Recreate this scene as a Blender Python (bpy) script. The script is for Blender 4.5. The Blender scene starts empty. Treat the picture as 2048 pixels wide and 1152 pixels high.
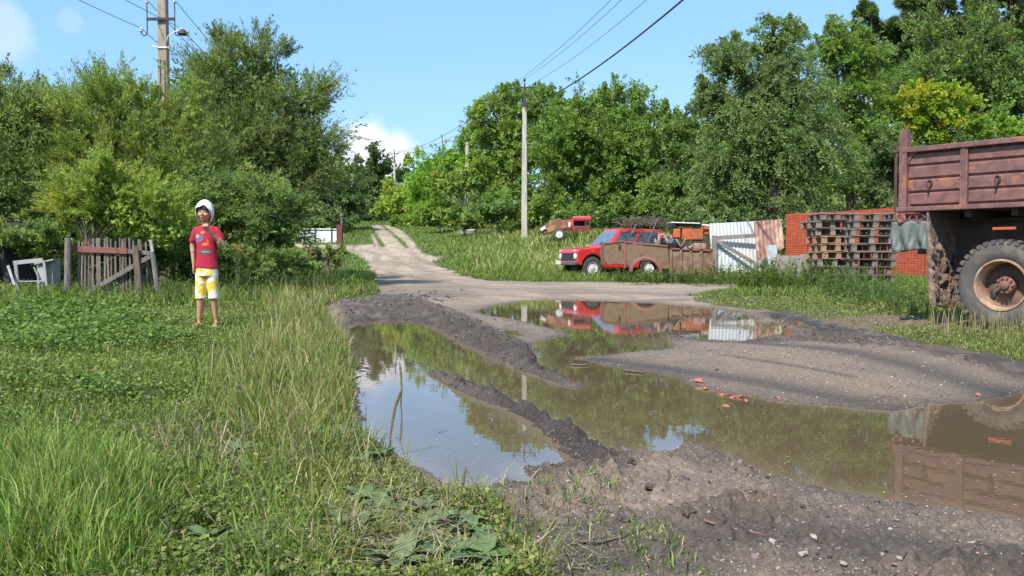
import bpy, bmesh, math, random
import numpy as np
from mathutils import Vector, Matrix, Euler
SC = bpy.context.scene
COL = SC.collection
R = math.radians
# ------------------------------------------------------------------ camera, light
F = 1770.0; H0 = 0.85; HOR = 515.0
PH = math.atan((576 - HOR) / F)
cam_d = bpy.data.cameras.new('camera'); cam = bpy.data.objects.new('camera', cam_d); COL.objects.link(cam)
cam_d.sensor_width = 36; cam_d.lens = 36 * F / 2048; cam_d.clip_start = .05; cam_d.clip_end = 3000
cam.location = (0, 0, H0); cam.rotation_euler = (math.pi / 2 - PH, 0, 0)
SC.camera = cam
SUN_EL = 49.0; SUN_V = (-0.51, -0.86)
W = bpy.data.worlds.new("World"); SC.world = W; W.use_nodes = True
nt = W.node_tree; nt.nodes.clear()
def wn(t, **k):
    n = nt.nodes.new(t)
    for a, b in k.items(): setattr(n, a, b)
    return n
out = wn('ShaderNodeOutputWorld'); bg = wn('ShaderNodeBackground')
sky = wn('ShaderNodeTexSky', sky_type='NISHITA', sun_disc=False, sun_elevation=R(SUN_EL), sun_rotation=math.atan2(SUN_V[0], SUN_V[1]) % (2 * math.pi))
sky.air_density = 1.15; sky.dust_density = 0.4; sky.ozone_density = 1.6; sky.altitude = 100
bg.inputs['Strength'].default_value = 0.15
tc = wn('ShaderNodeTexCoord')
def cloud(direction, radius, amount, prev, scale=9.0, sq=(1, 1, 1.0)):
    """a small cumulus in the sky round a direction"""
    d = Vector(direction).normalized()
    sub = wn('ShaderNodeVectorMath', operation='SUBTRACT'); nt.links.new(tc.outputs['Generated'], sub.inputs[0]); sub.inputs[1].default_value = d
    mul = wn('ShaderNodeVectorMath', operation='MULTIPLY'); nt.links.new(sub.outputs[0], mul.inputs[0]); mul.inputs[1].default_value = sq
    ln = wn('ShaderNodeVectorMath', operation='LENGTH'); nt.links.new(mul.outputs[0], ln.inputs[0])
    nz = wn('ShaderNodeTexNoise'); nz.inputs['Scale'].default_value = scale; nz.inputs['Detail'].default_value = 7; nz.inputs['Roughness'].default_value = .58
    nt.links.new(tc.outputs['Generated'], nz.inputs['Vector'])
    m = wn('ShaderNodeMath', operation='MULTIPLY_ADD'); nt.links.new(nz.outputs['Fac'], m.inputs[0]); m.inputs[1].default_value = -radius * 1.9
    nt.links.new(ln.outputs['Value'], m.inputs[2])
    mr = wn('ShaderNodeMapRange', interpolation_type='SMOOTHSTEP'); nt.links.new(m.outputs[0], mr.inputs[0])
    mr.inputs[1].default_value = radius * .18; mr.inputs[2].default_value = -radius * .42; mr.inputs[3].default_value = 0; mr.inputs[4].default_value = amount
    mx = wn('ShaderNodeMix', data_type='RGBA'); nt.links.new(mr.outputs[0], mx.inputs[0]); nt.links.new(prev, mx.inputs[6]); mx.inputs[7].default_value = (5.0, 5.2, 5.6, 1)
    return mx.outputs[2]
def skydir(u, v): return ((u - 1024) / F, 1.0, (HOR - v) / F)
# faint summer veil over the whole sky
veil = wn('ShaderNodeMix', data_type='RGBA'); veil.inputs[0].default_value = .62
nt.links.new(sky.outputs[0], veil.inputs[6]); veil.inputs[7].default_value = (1.35, 3.1, 5.75, 1)
c = veil.outputs[2]
c = cloud(skydir(742, 308), .047, 1.0, c, 17, (1, 1, 1.25))
c = cloud(skydir(680, 338), .045, .9, c, 17, (1, 1, 1.7))
c = cloud(skydir(560, 330), .060, .8, c, 15, (1, 1, 1.6))
c = cloud(skydir(-10, 45), .035, .35, c, 11)
c = cloud(skydir(150, 45), .014, .15, c, 22)
c = cloud((-1, -.3, .5), .35, .8, c, 4); c = cloud((.9, -.6, .35), .4, .8, c, 4)
nt.links.new(c, bg.inputs['Color']); nt.links.new(bg.outputs[0], out.inputs[0])
sd_ = bpy.data.lights.new('sun', 'SUN'); sun = bpy.data.objects.new('sun', sd_); COL.objects.link(sun)
sd_.energy = 4.9; sd_.angle = R(.53); sd_.color = (1, .945, .86)
ce = math.cos(R(SUN_EL)); nv = Vector((SUN_V[0], SUN_V[1], 0)).normalized()
sv = Vector((nv.x * ce, nv.y * ce, math.sin(R(SUN_EL))))
sun.rotation_euler = sv.to_track_quat('Z', 'Y').to_euler(); sun.location = sv * 60
SC.view_settings.view_transform = 'Standard'; SC.view_settings.look = 'None'; SC.view_settings.gamma = 1
SC.view_settings.exposure = 0.5
SC.render.engine = 'CYCLES'
SC.cycles.max_bounces = 6; SC.cycles.diffuse_bounces = 3; SC.cycles.glossy_bounces = 3; SC.cycles.transmission_bounces = 3; SC.cycles.transparent_max_bounces = 6
SC.cycles.use_denoising = True

# ------------------------------------------------------------------ picture <-> world
def ray(u, v):
    cx = (u - 1024) / F; cy = (576 - v) / F
    return np.array((cx, math.cos(PH) + cy * math.sin(PH), -math.sin(PH) + cy * math.cos(PH)))
def at(u, v, d):
    r = ray(u, v); r = r * (d / r[1]); return Vector((r[0], d, r[2] + H0))
_ys = np.linspace(-100, 1000, 4401)
_zb = np.interp(_ys, [-100, 0, 14, 20, 26, 32, 38, 47, 60, 90, 130, 200, 400, 1000], [.08, .06, .06, .06, .07, .13, .42, 1.1, 2.0, 4.3, 6.2, 9, 12, 14])
_k = np.exp(-np.linspace(-2, 2, 33) ** 2); _k /= _k.sum()
_zb = np.convolve(np.pad(_zb, 16, mode='edge'), _k, mode='valid')
def sstep(x): x = np.clip(x, 0, 1); return x * x * (3 - 2 * x)
def macro(x, y):
    x = np.asarray(x, float); y = np.asarray(y, float)
    z = np.interp(y, _ys, _zb)
    z = z + sstep((x - 6) / 50) * sstep((y - 36) / 60) * 10
    z = z + .55 * sstep((x + .5) / 5) * sstep((y - 36) / 12) * (1 - sstep((x - 9) / 8))
    z = z + .05 * sstep((-x - 1.2) / 2.0) * sstep((22 - y) / 6)
    return z
def gz0(x, y): return float(macro(x, y))
def G(u, v):
    r = ray(u, v); t0 = .5; t = .5
    while t < 400:
        p = r * t
        if H0 + p[2] < gz0(p[0], p[1]): break
        t0 = t; t *= 1.01
    for _ in range(24):
        m = (t0 + t) / 2; p = r * m
        if H0 + p[2] < gz0(p[0], p[1]): t = m
        else: t0 = m
    p = r * t; return (p[0], p[1])
def Z0(u, v):
    r = ray(u, v); t = -H0 / r[2]; return (r[0] * t, r[1] * t)

# ------------------------------------------------------------------ noise
def vnoise(x, y, seed=0):
    xi = np.floor(x).astype(np.int64); yi = np.floor(y).astype(np.int64); fx = x - xi; fy = y - yi
    fx = fx * fx * (3 - 2 * fx); fy = fy * fy * (3 - 2 * fy)
    def h(a, b):
        n = (a * 374761393 + b * 668265263 + seed * 982451653) & 0xffffffff
        n = ((n ^ (n >> 13)) * 1274126177) & 0xffffffff
        return ((n ^ (n >> 16)) & 0xffff) / 65535.0
    return (h(xi, yi) * (1 - fx) + h(xi + 1, yi) * fx) * (1 - fy) + (h(xi, yi + 1) * (1 - fx) + h(xi + 1, yi + 1) * fx) * fy
def fbm(x, y, f, oct=4, seed=0, rough=.5):
    s = 0; a = 1; t = 0
    for i in range(oct):
        s = s + a * vnoise(x * f + 17.3 * i, y * f - 9.1 * i, seed + i); t += a; a *= rough; f *= 2.03
    return s / t
def seg_dist(px, py, poly, closed):
    P = np.array(poly, float); A = P if closed else P[:-1]; B = np.roll(P, -1, 0) if closed else P[1:]
    out = np.full(px.shape, 1e9)
    for a, b in zip(A, B):
        d = b - a; L = (d @ d) + 1e-12
        t = np.clip(((px - a[0]) * d[0] + (py - a[1]) * d[1]) / L, 0, 1)
        q = (px - a[0] - t * d[0]) ** 2 + (py - a[1] - t * d[1]) ** 2
        np.minimum(out, q, out=out)
    return np.sqrt(out)
def inside(px, py, poly):
    P = np.array(poly, float); Q = np.roll(P, -1, 0); c = np.zeros(px.shape, bool)
    for a, b in zip(P, Q):
        if a[1] == b[1]: continue
        c ^= ((a[1] > py) != (b[1] > py)) & (px < (b[0] - a[0]) * (py - a[1]) / (b[1] - a[1]) + a[0])
    return c
def sdist(px, py, poly, far=2.5):
    """signed distance, negative inside; clipped to far outside the polygon's box"""
    P = np.array(poly, float); lo = P.min(0) - far; hi = P.max(0) + far
    m = (px > lo[0]) & (px < hi[0]) & (py > lo[1]) & (py < hi[1])
    o = np.full(px.shape, far)
    d = seg_dist(px[m], py[m], poly, True); i = inside(px[m], py[m], poly)
    o[m] = np.where(i, -d, np.minimum(d, far)); return o

PUD = [(690, 652), (706, 646), (735, 642), (793, 639), (846, 645), (877, 658), (907, 676), (945, 694), (976, 711), (1022, 731), (1079, 754), (1120, 768), (1148, 776), (1160, 775),
       (1150, 768), (1120, 758), (1080, 742), (1062, 722), (1058, 700), (1064, 688), (1098, 678), (1133, 670), (1079, 653), (1022, 639), (968, 631), (951, 624), (965, 617), (991, 610), (1041, 602), (1098, 599), (1200, 601),
       (1340, 608), (1434, 617), (1505, 631), (1512, 645), (1560, 648), (1604, 668), (1590, 676), (1540, 674), (1509, 682), (1462, 685), (1411, 683), (1370, 674), (1345, 672), (1338, 680), (1348, 695), (1317, 703), (1251, 707), (1205, 713), (1150, 716), (1196, 722), (1200, 730),
       (1270, 736), (1317, 745), (1364, 760), (1420, 781), (1505, 791), (1552, 802), (1622, 809), (1716, 819), (1786, 823), (1833, 816), (1856, 807), (1950, 804), (2006, 790), (2060, 778), (2300, 770), (2500, 850), (2500, 1000), (2300, 1095),
       (2048, 1049), (1950, 1029), (1856, 1014), (1763, 1000), (1669, 983), (1598, 967), (1528, 950), (1481, 929), (1434, 906), (1402, 895), (1355, 901), (1322, 909), (1270, 905), (1235, 908),
       (1200, 900), (1165, 880), (1130, 858), (1095, 840), (1060, 822), (1015, 802), (970, 783), (930, 769), (895, 752), (868, 745), (858, 747), (868, 757), (900, 772), (930, 789), (976, 804), (1022, 824), (1060, 846), (1098, 872), (1133, 901), (1160, 925), (1175, 938),
       (1150, 938), (1129, 934), (1079, 930), (1040, 934), (1046, 950), (1075, 955), (1060, 962), (1022, 968), (965, 973), (907, 970), (869, 957), (831, 934), (793, 911), (755, 885), (722, 858), (714, 804), (706, 720)]
PUDW = [Z0(u, v) for u, v in PUD]
SMALL = [[(1040, 676), (1000, 668), (988, 660), (1020, 657), (1045, 664)], [(1590, 655), (1560, 643), (1530, 636), (1560, 634), (1620, 648), (1660, 662), (1640, 668)]]
SMALLW = [[Z0(u, v) for u, v in p] for p in SMALL]
DIRT = [(1130, 1300), (1108, 1152), (1070, 1085), (1015, 1015), (965, 985), (900, 972), (830, 942), (785, 915), (745, 885), (716, 855), (706, 800), (702, 725), (690, 680), (672, 650), (653, 614), (700, 600), (742, 592), (748, 565),
        (745, 545), (735, 528), (715, 510), (690, 501), (600, 496), (420, 494), (420, 489), (600, 489), (685, 491), (742, 488), (752, 494), (776, 494), (800, 497), (820, 495), (834, 500), (859, 512), (881, 514), (864, 524), (888, 536), (917, 548), (978, 561), (1064, 564), (1200, 564), (1330, 566), (1484, 568),
        (1482, 578), (1410, 583), (1386, 592), (1404, 603), (1480, 613), (1560, 621), (1640, 634), (1700, 645), (1760, 664), (1850, 684), (1950, 703), (2048, 722), (2300, 780), (2600, 860)]
DIRTW = [G(u, v) for u, v in DIRT] + [(9, 2), (9, -8), (.5, -8), (.25, 0)]
RUTS = [[(744, 451), (752, 464), (762, 480), (776, 497), (812, 499), (795, 481), (781, 467), (761, 451)], [(768, 451), (790, 468), (812, 485), (820, 499), (836, 501), (829, 486), (807, 464), (777, 450)], [(742, 468), (745, 468), (760, 494), (752, 494)]]
RUTSW = [[G(u, v) for u, v in p] for p in RUTS]
RIDGE = [([(860, 746), (905, 760), (950, 779), (1000, 797), (1050, 820), (1090, 842), (1130, 868), (1165, 900), (1200, 925)], [.008, .018, .022, .026, .032, .04, .044, .034, .012], .08),
         ([(680, 625), (760, 620), (840, 625), (900, 650), (960, 680), (1020, 705), (1060, 722), (1110, 748), (1150, 770)], [.0, .004, .012, .026, .036, .034, .028, .014, .006], .14)]
TRACKS = [([(742, 598), (765, 560), (792, 530), (800, 515)], .5), ([(880, 598), (870, 565), (845, 535), (826, 515)], .5), ([(1200, 720), (1300, 735), (1450, 757), (1600, 785), (1720, 808)], .17), ([(1380, 676), (1520, 690), (1680, 712), (1850, 748), (2048, 800), (2300, 880)], .22), ([(1560, 628), (1700, 668), (1850, 700), (2048, 745), (2300, 810)], .28),
          ([(1450, 720), (1560, 738), (1700, 765)], .05), ([(1230, 1152), (1500, 1090), (1800, 1110), (2100, 1180)], .25)]
MUD = [[(655, 606), (700, 598), (800, 598), (900, 622), (975, 655), (1040, 684), (1075, 712), (1165, 772), (1080, 758), (940, 697), (860, 652), (740, 645), (690, 652)],
       [(850, 740), (1000, 790), (1120, 838), (1240, 900), (1280, 950), (1150, 960), (1060, 960), (1030, 940), (1160, 935), (1080, 870), (960, 800)],
       [(1512, 630), (1600, 628), (1760, 664), (2048, 724), (2400, 800), (2400, 850), (2048, 765), (1900, 735), (1800, 715), (1700, 702), (1600, 690), (1500, 686), (1420, 690), (1350, 682), (1400, 672), (1600, 676), (1600, 655)]]
MUDW = [[Z0(u, v) for u, v in p] for p in MUD]

def shore(x, y):
    n = (fbm(x, y, 5, 4, 5, .62) - .5) * .17 + (fbm(x, y, 30, 2, 8) - .5) * .035
    s = sdist(x, y, PUDW)
    for p in SMALLW: s = np.minimum(s, sdist(x, y, p, 2.5) + .03)
    return s + np.where(s < 2.4, n, 0) * np.clip(np.hypot(x, y) / 7, .5, 2)
def height(x, y, full=False):
    x = np.asarray(x, float); y = np.asarray(y, float)
    r = np.hypot(x, y); z = macro(x, y); near = (y > -9) & (r < 160)
    sdd = np.full(x.shape, 9.0)
    sdd[near] = sdist(x[near], y[near], DIRTW, 8.0)
    sdd = sdd + (fbm(x, y, 1.7, 3, 31) - .5) * .35 * np.clip(r / 10, .6, 2.0)
    for p in RUTSW: sdd = np.minimum(sdd, sdist(x, y, p, 6.0))
    s = np.full(x.shape, 2.5); m = (r < 45) & (y > 0)
    s[m] = shore(x[m], y[m])
    dirt = sstep((.06 - sdd) / .12)
    mud = np.zeros(x.shape)
    for p in MUDW:
        q = sdist(x, y, p, 1.0); mud = np.maximum(mud, sstep((.10 - q) / .25))
    mud = np.maximum(mud, dirt * .34 * (y < 4.6) * sstep((fbm(x, y, 2.2, 3, 44) - .42) / .16))
    track = np.zeros(x.shape)
    for pl, w in TRACKS:
        q = seg_dist(x, y, [(G if w == .5 else Z0)(u, v) for u, v in pl], False) / w
        track = np.maximum(track, np.exp(-q ** 2) * (r < 70))
    # land near the water is low, then climbs to the general level
    zl = .004 + (z - .004) * sstep(s / 1.5) * .75 + (z - .004) * .25 * (1 - np.exp(-np.maximum(s, 0) / .12))
    zl = np.where(s > 2.3, z, zl)
    zl = zl - .012 * track * sstep(s / .3) * dirt
    ridge = np.zeros(x.shape)
    for pl, hs, w in RIDGE:
        W_ = [Z0(u, v) for u, v in pl]
        mm = (r < 20) & (y > 2)
        for i in range(len(W_) - 1):
            a = np.array(W_[i]); b = np.array(W_[i + 1]); d = b - a; L = d @ d
            t = np.clip(((x[mm] - a[0]) * d[0] + (y[mm] - a[1]) * d[1]) / L, 0, 1)
            q = np.hypot(x[mm] - a[0] - t * d[0], y[mm] - a[1] - t * d[1]) / w
            ridge[mm] = np.maximum(ridge[mm], (hs[i] * (1 - t) + hs[i + 1] * t) * np.exp(-q ** 2))
    zl = zl + ridge * sstep((s + .03) / .08)
    # clods and crumbs
    cl_ = sstep((fbm(x, y, 2.6, 3, 91) - .36) / .22); amp = (.010 + .024 * (y < 5.2) * cl_ + .026 * mud * cl_ * np.clip(.45 + r / 12, 0, 1.3) + .030 * np.minimum(ridge / .02, 1)) * dirt * sstep((s + .02) / .10) * (1 - .6 * track)
    c1 = fbm(x, y, 9, 4, 3, .6); c2 = np.abs(fbm(x, y, 22, 3, 12) - .5) * 2
    c3 = 1 - np.abs(fbm(x, y, 13, 3, 14) - .5) * 5; zl = zl + amp * (1.5 * (c1 - .42) + .8 * (.45 - c2) + (.12 + .3 * (r > 9)) * np.maximum(c3, 0) + (.9 - .6 * np.clip(ridge / .02, 0, 1)) * (fbm(x, y, 30, 3, 17, .6) - .5)) * np.clip(22 / (r + 8), .3, 1)
    zl = zl + (.16 * np.maximum(fbm(x, y, 6, 2, 19, .6) - .53, 0) + .10 * np.maximum(fbm(x, y, 15, 2, 20, .6) - .52, 0)) * np.clip(mud + ridge * 20, 0, 1) * dirt * (r > 5) * sstep((s + .01) / .12) * (1 - .8 * track)
    fg = dirt * (y < 6) * sstep((5.6 - y) / .8) * sstep((s - .01) / .15); zl = zl + fg * (.035 * np.maximum(fbm(x, y, 10, 3, 21, .6) - .52, 0) * 4 * (.3 + cl_) + .030 * (fbm(x, y, 26, 3, 22, .65) - .5) + .02 * (fbm(x, y, 3, 2, 24) - .5))
    zl = zl + dirt * .006 * (fbm(x, y, 55, 2, 61) - .5) * (r < 12)
    zl = zl + (1 - dirt) * .035 * (fbm(x, y, 1.1, 4, 23) - .5) * 2 * (r < 60)
    zw = -.005 - .10 * (1 - np.exp(np.minimum(s, 0) / .25))
    z = np.where(s > 0, zl, zw + 0)
    if full: return z, sdd, s, dirt, mud, track, ridge
    return z
def gz(x, y): return float(height(np.array([float(x)]), np.array([float(y)]))[0])

# ------------------------------------------------------------------ materials
MATS = {}
def newmat(name):
    m = bpy.data.materials.new(name); m.use_nodes = True; n = m.node_tree
    return m, n, n.nodes['Principled BSDF']
def nd(n, t, **k):
    o = n.nodes.new(t)
    for a, b in k.items():
        if a.startswith('i_'): o.inputs[int(a[2:])].default_value = b
        else: setattr(o, a, b)
    return o
def mixc(n, fac, a, b, blend='MIX'):
    m = nd(n, 'ShaderNodeMix', data_type='RGBA', blend_type=blend)
    for i, s in ((0, fac), (6, a), (7, b)):
        if hasattr(s, 'is_linked') or hasattr(s, 'links'): n.links.new(s, m.inputs[i])
        else: m.inputs[i].default_value = s if i == 0 else (*s[:3], 1)
    return m.outputs[2]
def noise_fac(n, scale, lo, hi, detail=5, coord='Object', vec=None, rough=.6):
    t = nd(n, 'ShaderNodeTexCoord'); z = nd(n, 'ShaderNodeTexNoise'); z.inputs['Scale'].default_value = scale; z.inputs['Detail'].default_value = detail; z.inputs['Roughness'].default_value = rough
    src = t.outputs[coord]
    if vec:
        mp = nd(n, 'ShaderNodeMapping'); mp.inputs['Scale'].default_value = vec; n.links.new(src, mp.inputs[0]); src = mp.outputs[0]
    n.links.new(src, z.inputs['Vector'])
    r = nd(n, 'ShaderNodeMapRange'); r.inputs[1].default_value = lo; r.inputs[2].default_value = hi
    n.links.new(z.outputs['Fac'], r.inputs[0]); return r.outputs[0], z.outputs['Fac']
def paint(name, c1, c2=None, scale=6, lo=.4, hi=.65, rough=.6, metal=0, bump=.15, bscale=40, vec=None, c3=None, s3=2, lo3=.5, hi3=.6, spec=.5, coat=0):
    """base colour with a second colour breaking through in noisy patches, a third in larger stains, and a fine bump"""
    if name in MATS: return MATS[name]
    m, n, p = newmat(name)
    col = c1
    f, raw = noise_fac(n, scale, lo, hi, vec=vec)
    o = mixc(n, f, c1, c2 or tuple(x * .7 for x in c1[:3]))
    if c3:
        f3, _ = noise_fac(n, s3, lo3, hi3, detail=8); o = mixc(n, f3, o, c3)
    n.links.new(o, p.inputs['Base Color']); p.inputs['Roughness'].default_value = rough; p.inputs['Metallic'].default_value = metal
    p.inputs['Specular IOR Level'].default_value = spec; p.inputs['Coat Weight'].default_value = coat
    if bump:
        _, b = noise_fac(n, bscale, 0, 1, vec=vec); bp = nd(n, 'ShaderNodeBump'); bp.inputs['Strength'].default_value = bump; bp.inputs['Distance'].default_value = .02
        n.links.new(b, bp.inputs['Height']); n.links.new(bp.outputs[0], p.inputs['Normal'])
    MATS[name] = m; return m
def leafmat(name, rough=.55, trans=.35, spec=.25):
    m, n, p = newmat(name)
    a = nd(n, 'ShaderNodeAttribute', attribute_name='Col'); p.inputs['Roughness'].default_value = rough; p.inputs['Specular IOR Level'].default_value = spec
    n.links.new(a.outputs['Color'], p.inputs['Base Color'])
    t = nd(n, 'ShaderNodeBsdfTranslucent')
    g = nd(n, 'ShaderNodeMix', data_type='RGBA', blend_type='MULTIPLY'); g.inputs[0].default_value = 1; n.links.new(a.outputs['Color'], g.inputs[6]); g.inputs[7].default_value = (1.25, 1.15, .5, 1)
    n.links.new(g.outputs[2], t.inputs['Color'])
    mx = nd(n, 'ShaderNodeMixShader'); mx.inputs[0].default_value = trans
    n.links.new(p.outputs[0], mx.inputs[1]); n.links.new(t.outputs[0], mx.inputs[2])
    n.links.new(mx.outputs[0], n.nodes['Material Output'].inputs['Surface']); return m
LEAF = leafmat('leaf', .6, .42, .2); GRASSM = leafmat('grass_blade', .5, .3)

# ------------------------------------------------------------------ mesh helpers
def tag(o, label=None, cat=None, group=None, kind=None):
    if label: o['label'] = label
    if cat: o['category'] = cat
    if group: o['group'] = group
    if kind: o['kind'] = kind
    return o
def thing(name, label, cat, loc=(0, 0, 0), rz=0, group=None, rot=None):
    o = bpy.data.objects.new(name, None); COL.objects.link(o); o.empty_display_size = .2
    o.location = loc; o.rotation_euler = rot or (0, 0, rz); return tag(o, label, cat, group)
def copy_tree(o, parent=None):
    c = o.copy(); COL.objects.link(c); c.parent = parent
    for ch in KIDS.get(o.name, []): 
        k = copy_tree(ch, c); KIDS.setdefault(c.name, []).append(k)
    return c
KIDS = {}
class MB:
    def __init__(s): s.v = []; s.f = []; s.M = Matrix.Identity(4)
    def add(s, vs, fs):
        b = len(s.v); s.v += [tuple(s.M @ Vector(p)) for p in vs]; s.f += [tuple(i + b for i in f) for f in fs]; return s
    def box(s, c, d, rot=None):
        h = [x / 2 for x in d]; m = (Euler(rot).to_matrix() if rot else Matrix.Identity(3))
        vs = [Vector(c) + m @ Vector((x * h[0], y * h[1], z * h[2])) for x in (-1, 1) for y in (-1, 1) for z in (-1, 1)]
        return s.add(vs, [(0, 1, 3, 2), (4, 6, 7, 5), (0, 4, 5, 1), (2, 3, 7, 6), (0, 2, 6, 4), (1, 5, 7, 3)])
    def bar(s, a, b, w, t, up=(0, 0, 1)):
        """a plank from a to b, w across, t along up"""
        a = Vector(a); b = Vector(b); d = (b - a).normalized(); up = Vector(up); sd = d.cross(up)
        if sd.length < 1e-4: sd = d.cross(Vector((1, 0, 0)))
        sd.normalize(); u2 = sd.cross(d).normalized()
        vs = [p + sd * (x * w / 2) + u2 * (y * t / 2) for p in (a, b) for x in (-1, 1) for y in (-1, 1)]
        return s.add(vs, [(0, 1, 3, 2), (4, 6, 7, 5), (0, 4, 5, 1), (2, 3, 7, 6), (0, 2, 6, 4), (1, 5, 7, 3)])
    def tube(s, pts, rs, n=10, cap=True):
        pts = [Vector(p) for p in pts]; 
        if not hasattr(rs, '__len__'): rs = [rs] * len(pts)
        vs = []; fs = []; prev = None
        for i, p in enumerate(pts):
            d = (pts[min(i + 1, len(pts) - 1)] - pts[max(i - 1, 0)]).normalized()
            if prev is None: x = d.orthogonal().normalized()
            else: x = (prev - d * prev.dot(d)).normalized()
            prev = x; y = d.cross(x)
            vs += [p + (x * math.cos(2 * math.pi * k / n) + y * math.sin(2 * math.pi * k / n)) * rs[i] for k in range(n)]
        for i in range(len(pts) - 1):
            for k in range(n): fs.append((i * n + k, i * n + (k + 1) % n, (i + 1) * n + (k + 1) % n, (i + 1) * n + k))
        if cap: fs += [tuple(range(n))[::-1], tuple(range((len(pts) - 1) * n, len(pts) * n))]
        return s.add(vs, fs)
    def lathe(s, prof, c=(0, 0, 0), axis='y', n=32, close=False):
        """prof: (radius, offset along the axis)"""
        vs = []; fs = []; m = len(prof)
        for k in range(n):
            a = 2 * math.pi * k / n; ca, sa = math.cos(a), math.sin(a)
            for r, h in prof:
                p = {'y': (r * ca, h, r * sa), 'z': (r * ca, r * sa, h), 'x': (h, r * ca, r * sa)}[axis]
                vs.append((p[0] + c[0], p[1] + c[1], p[2] + c[2]))
        for k in range(n):
            for j in range(m if close else m - 1):
                j2 = (j + 1) % m; k2 = (k + 1) % n
                fs.append((k * m + j, k * m + j2, k2 * m + j2, k2 * m + j))
        return s.add(vs, fs)
    def prism(s, poly, y0, y1, plane='xz'):
        n = len(poly)
        f = (lambda p, y: (p[0], y, p[1])) if plane == 'xz' else ((lambda p, y: (p[0], p[1], y)) if plane == 'xy' else (lambda p, y: (y, p[0], p[1])))
        vs = [f(p, y0) for p in poly] + [f(p, y1) for p in poly]
        return s.add(vs, [tuple(range(n)), tuple(range(2 * n - 1, n - 1, -1))] + [(i, i + n, (i + 1) % n + n, (i + 1) % n) for i in range(n)])
    def blob(s, c, r, seed=0, amp=.25, sub=2):
        bm = bmesh.new(); bmesh.ops.create_icosphere(bm, subdivisions=sub, radius=1); rg = random.Random(seed)
        ph = [rg.uniform(0, 6) for _ in range(6)]
        r = r if hasattr(r, '__len__') else (r, r, r)
        vs = []
        for v in bm.verts:
            p = v.co; k = 1 + amp * (math.sin(p.x * 3 + ph[0]) * math.sin(p.y * 3.3 + ph[1]) + .6 * math.sin(p.z * 5 + ph[2]) * math.sin(p.x * 6 + ph[3]))
            vs.append((c[0] + p.x * r[0] * k, c[1] + p.y * r[1] * k, c[2] + p.z * r[2] * k))
        fs = [tuple(v.index for v in f.verts) for f in bm.faces]; bm.free(); return s.add(vs, fs)
    def build(s, name, mat, parent=None, smooth=False, bevel=0, label=None):
        me = bpy.data.meshes.new(name); me.from_pydata(s.v, [], s.f)
        bm = bmesh.new(); bm.from_mesh(me); bmesh.ops.recalc_face_normals(bm, faces=bm.faces); bm.to_mesh(me); bm.free()
        me.materials.append(mat)
        o = bpy.data.objects.new(name, me); COL.objects.link(o)
        if parent: o.parent = parent; KIDS.setdefault(parent.name, []).append(o)
        if smooth:
            me.polygons.foreach_set('use_smooth', [True] * len(me.polygons))
            if smooth != 'all': me.set_sharp_from_angle(angle=R(38))
        if bevel:
            b = o.modifiers.new('bevel', 'BEVEL'); b.width = bevel; b.segments = 2; b.limit_method = 'ANGLE'; b.angle_limit = R(35); b.harden_normals = False
        if label: o['label'] = label
        return o
def npmesh(name, V, nper, cols, mat, parent=None, faces=None):
    """V: (N*nper,3) points, one face of nper corners each (or faces: list of (start offsets) patterns)"""
    me = bpy.data.meshes.new(name); V = np.ascontiguousarray(V, np.float32)
    nv = len(V)
    if faces is None: L = np.arange(nv, dtype=np.int32); st = np.arange(0, nv, nper, dtype=np.int32)
    else: L, st = faces
    me.vertices.add(nv); me.vertices.foreach_set('co', V.ravel())
    me.loops.add(len(L)); me.loops.foreach_set('vertex_index', L.astype(np.int32))
    me.polygons.add(len(st)); me.polygons.foreach_set('loop_start', st.astype(np.int32))
    me.update(calc_edges=True); me.validate()
    if cols is not None:
        a = me.color_attributes.new('Col', 'FLOAT_COLOR', 'POINT')
        cc = np.ones((nv, 4), np.float32); cc[:, :cols.shape[1]] = cols; a.data.foreach_set('color', cc.ravel())
    if mat: me.materials.append(mat)
    o = bpy.data.objects.new(name, me); COL.objects.link(o)
    if parent: o.parent = parent; KIDS.setdefault(parent.name, []).append(o)
    return o
def unit(a): return a / (np.linalg.norm(a, axis=-1, keepdims=True) + 1e-9)
def leaf_quads(P, D, Nn, L, Wd, fold=.25):
    """rhombic leaves: P base points, D direction, Nn a rough normal"""
    D = unit(D); S = unit(np.cross(D, Nn)); N2 = np.cross(S, D)
    L = L[:, None]; Wd = Wd[:, None]
    mid = P + D * L * .45
    return np.stack([P, mid - S * Wd * .5 + N2 * Wd * fold, P + D * L, mid + S * Wd * .5 + N2 * Wd * fold], 1).reshape(-1, 3)
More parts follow.
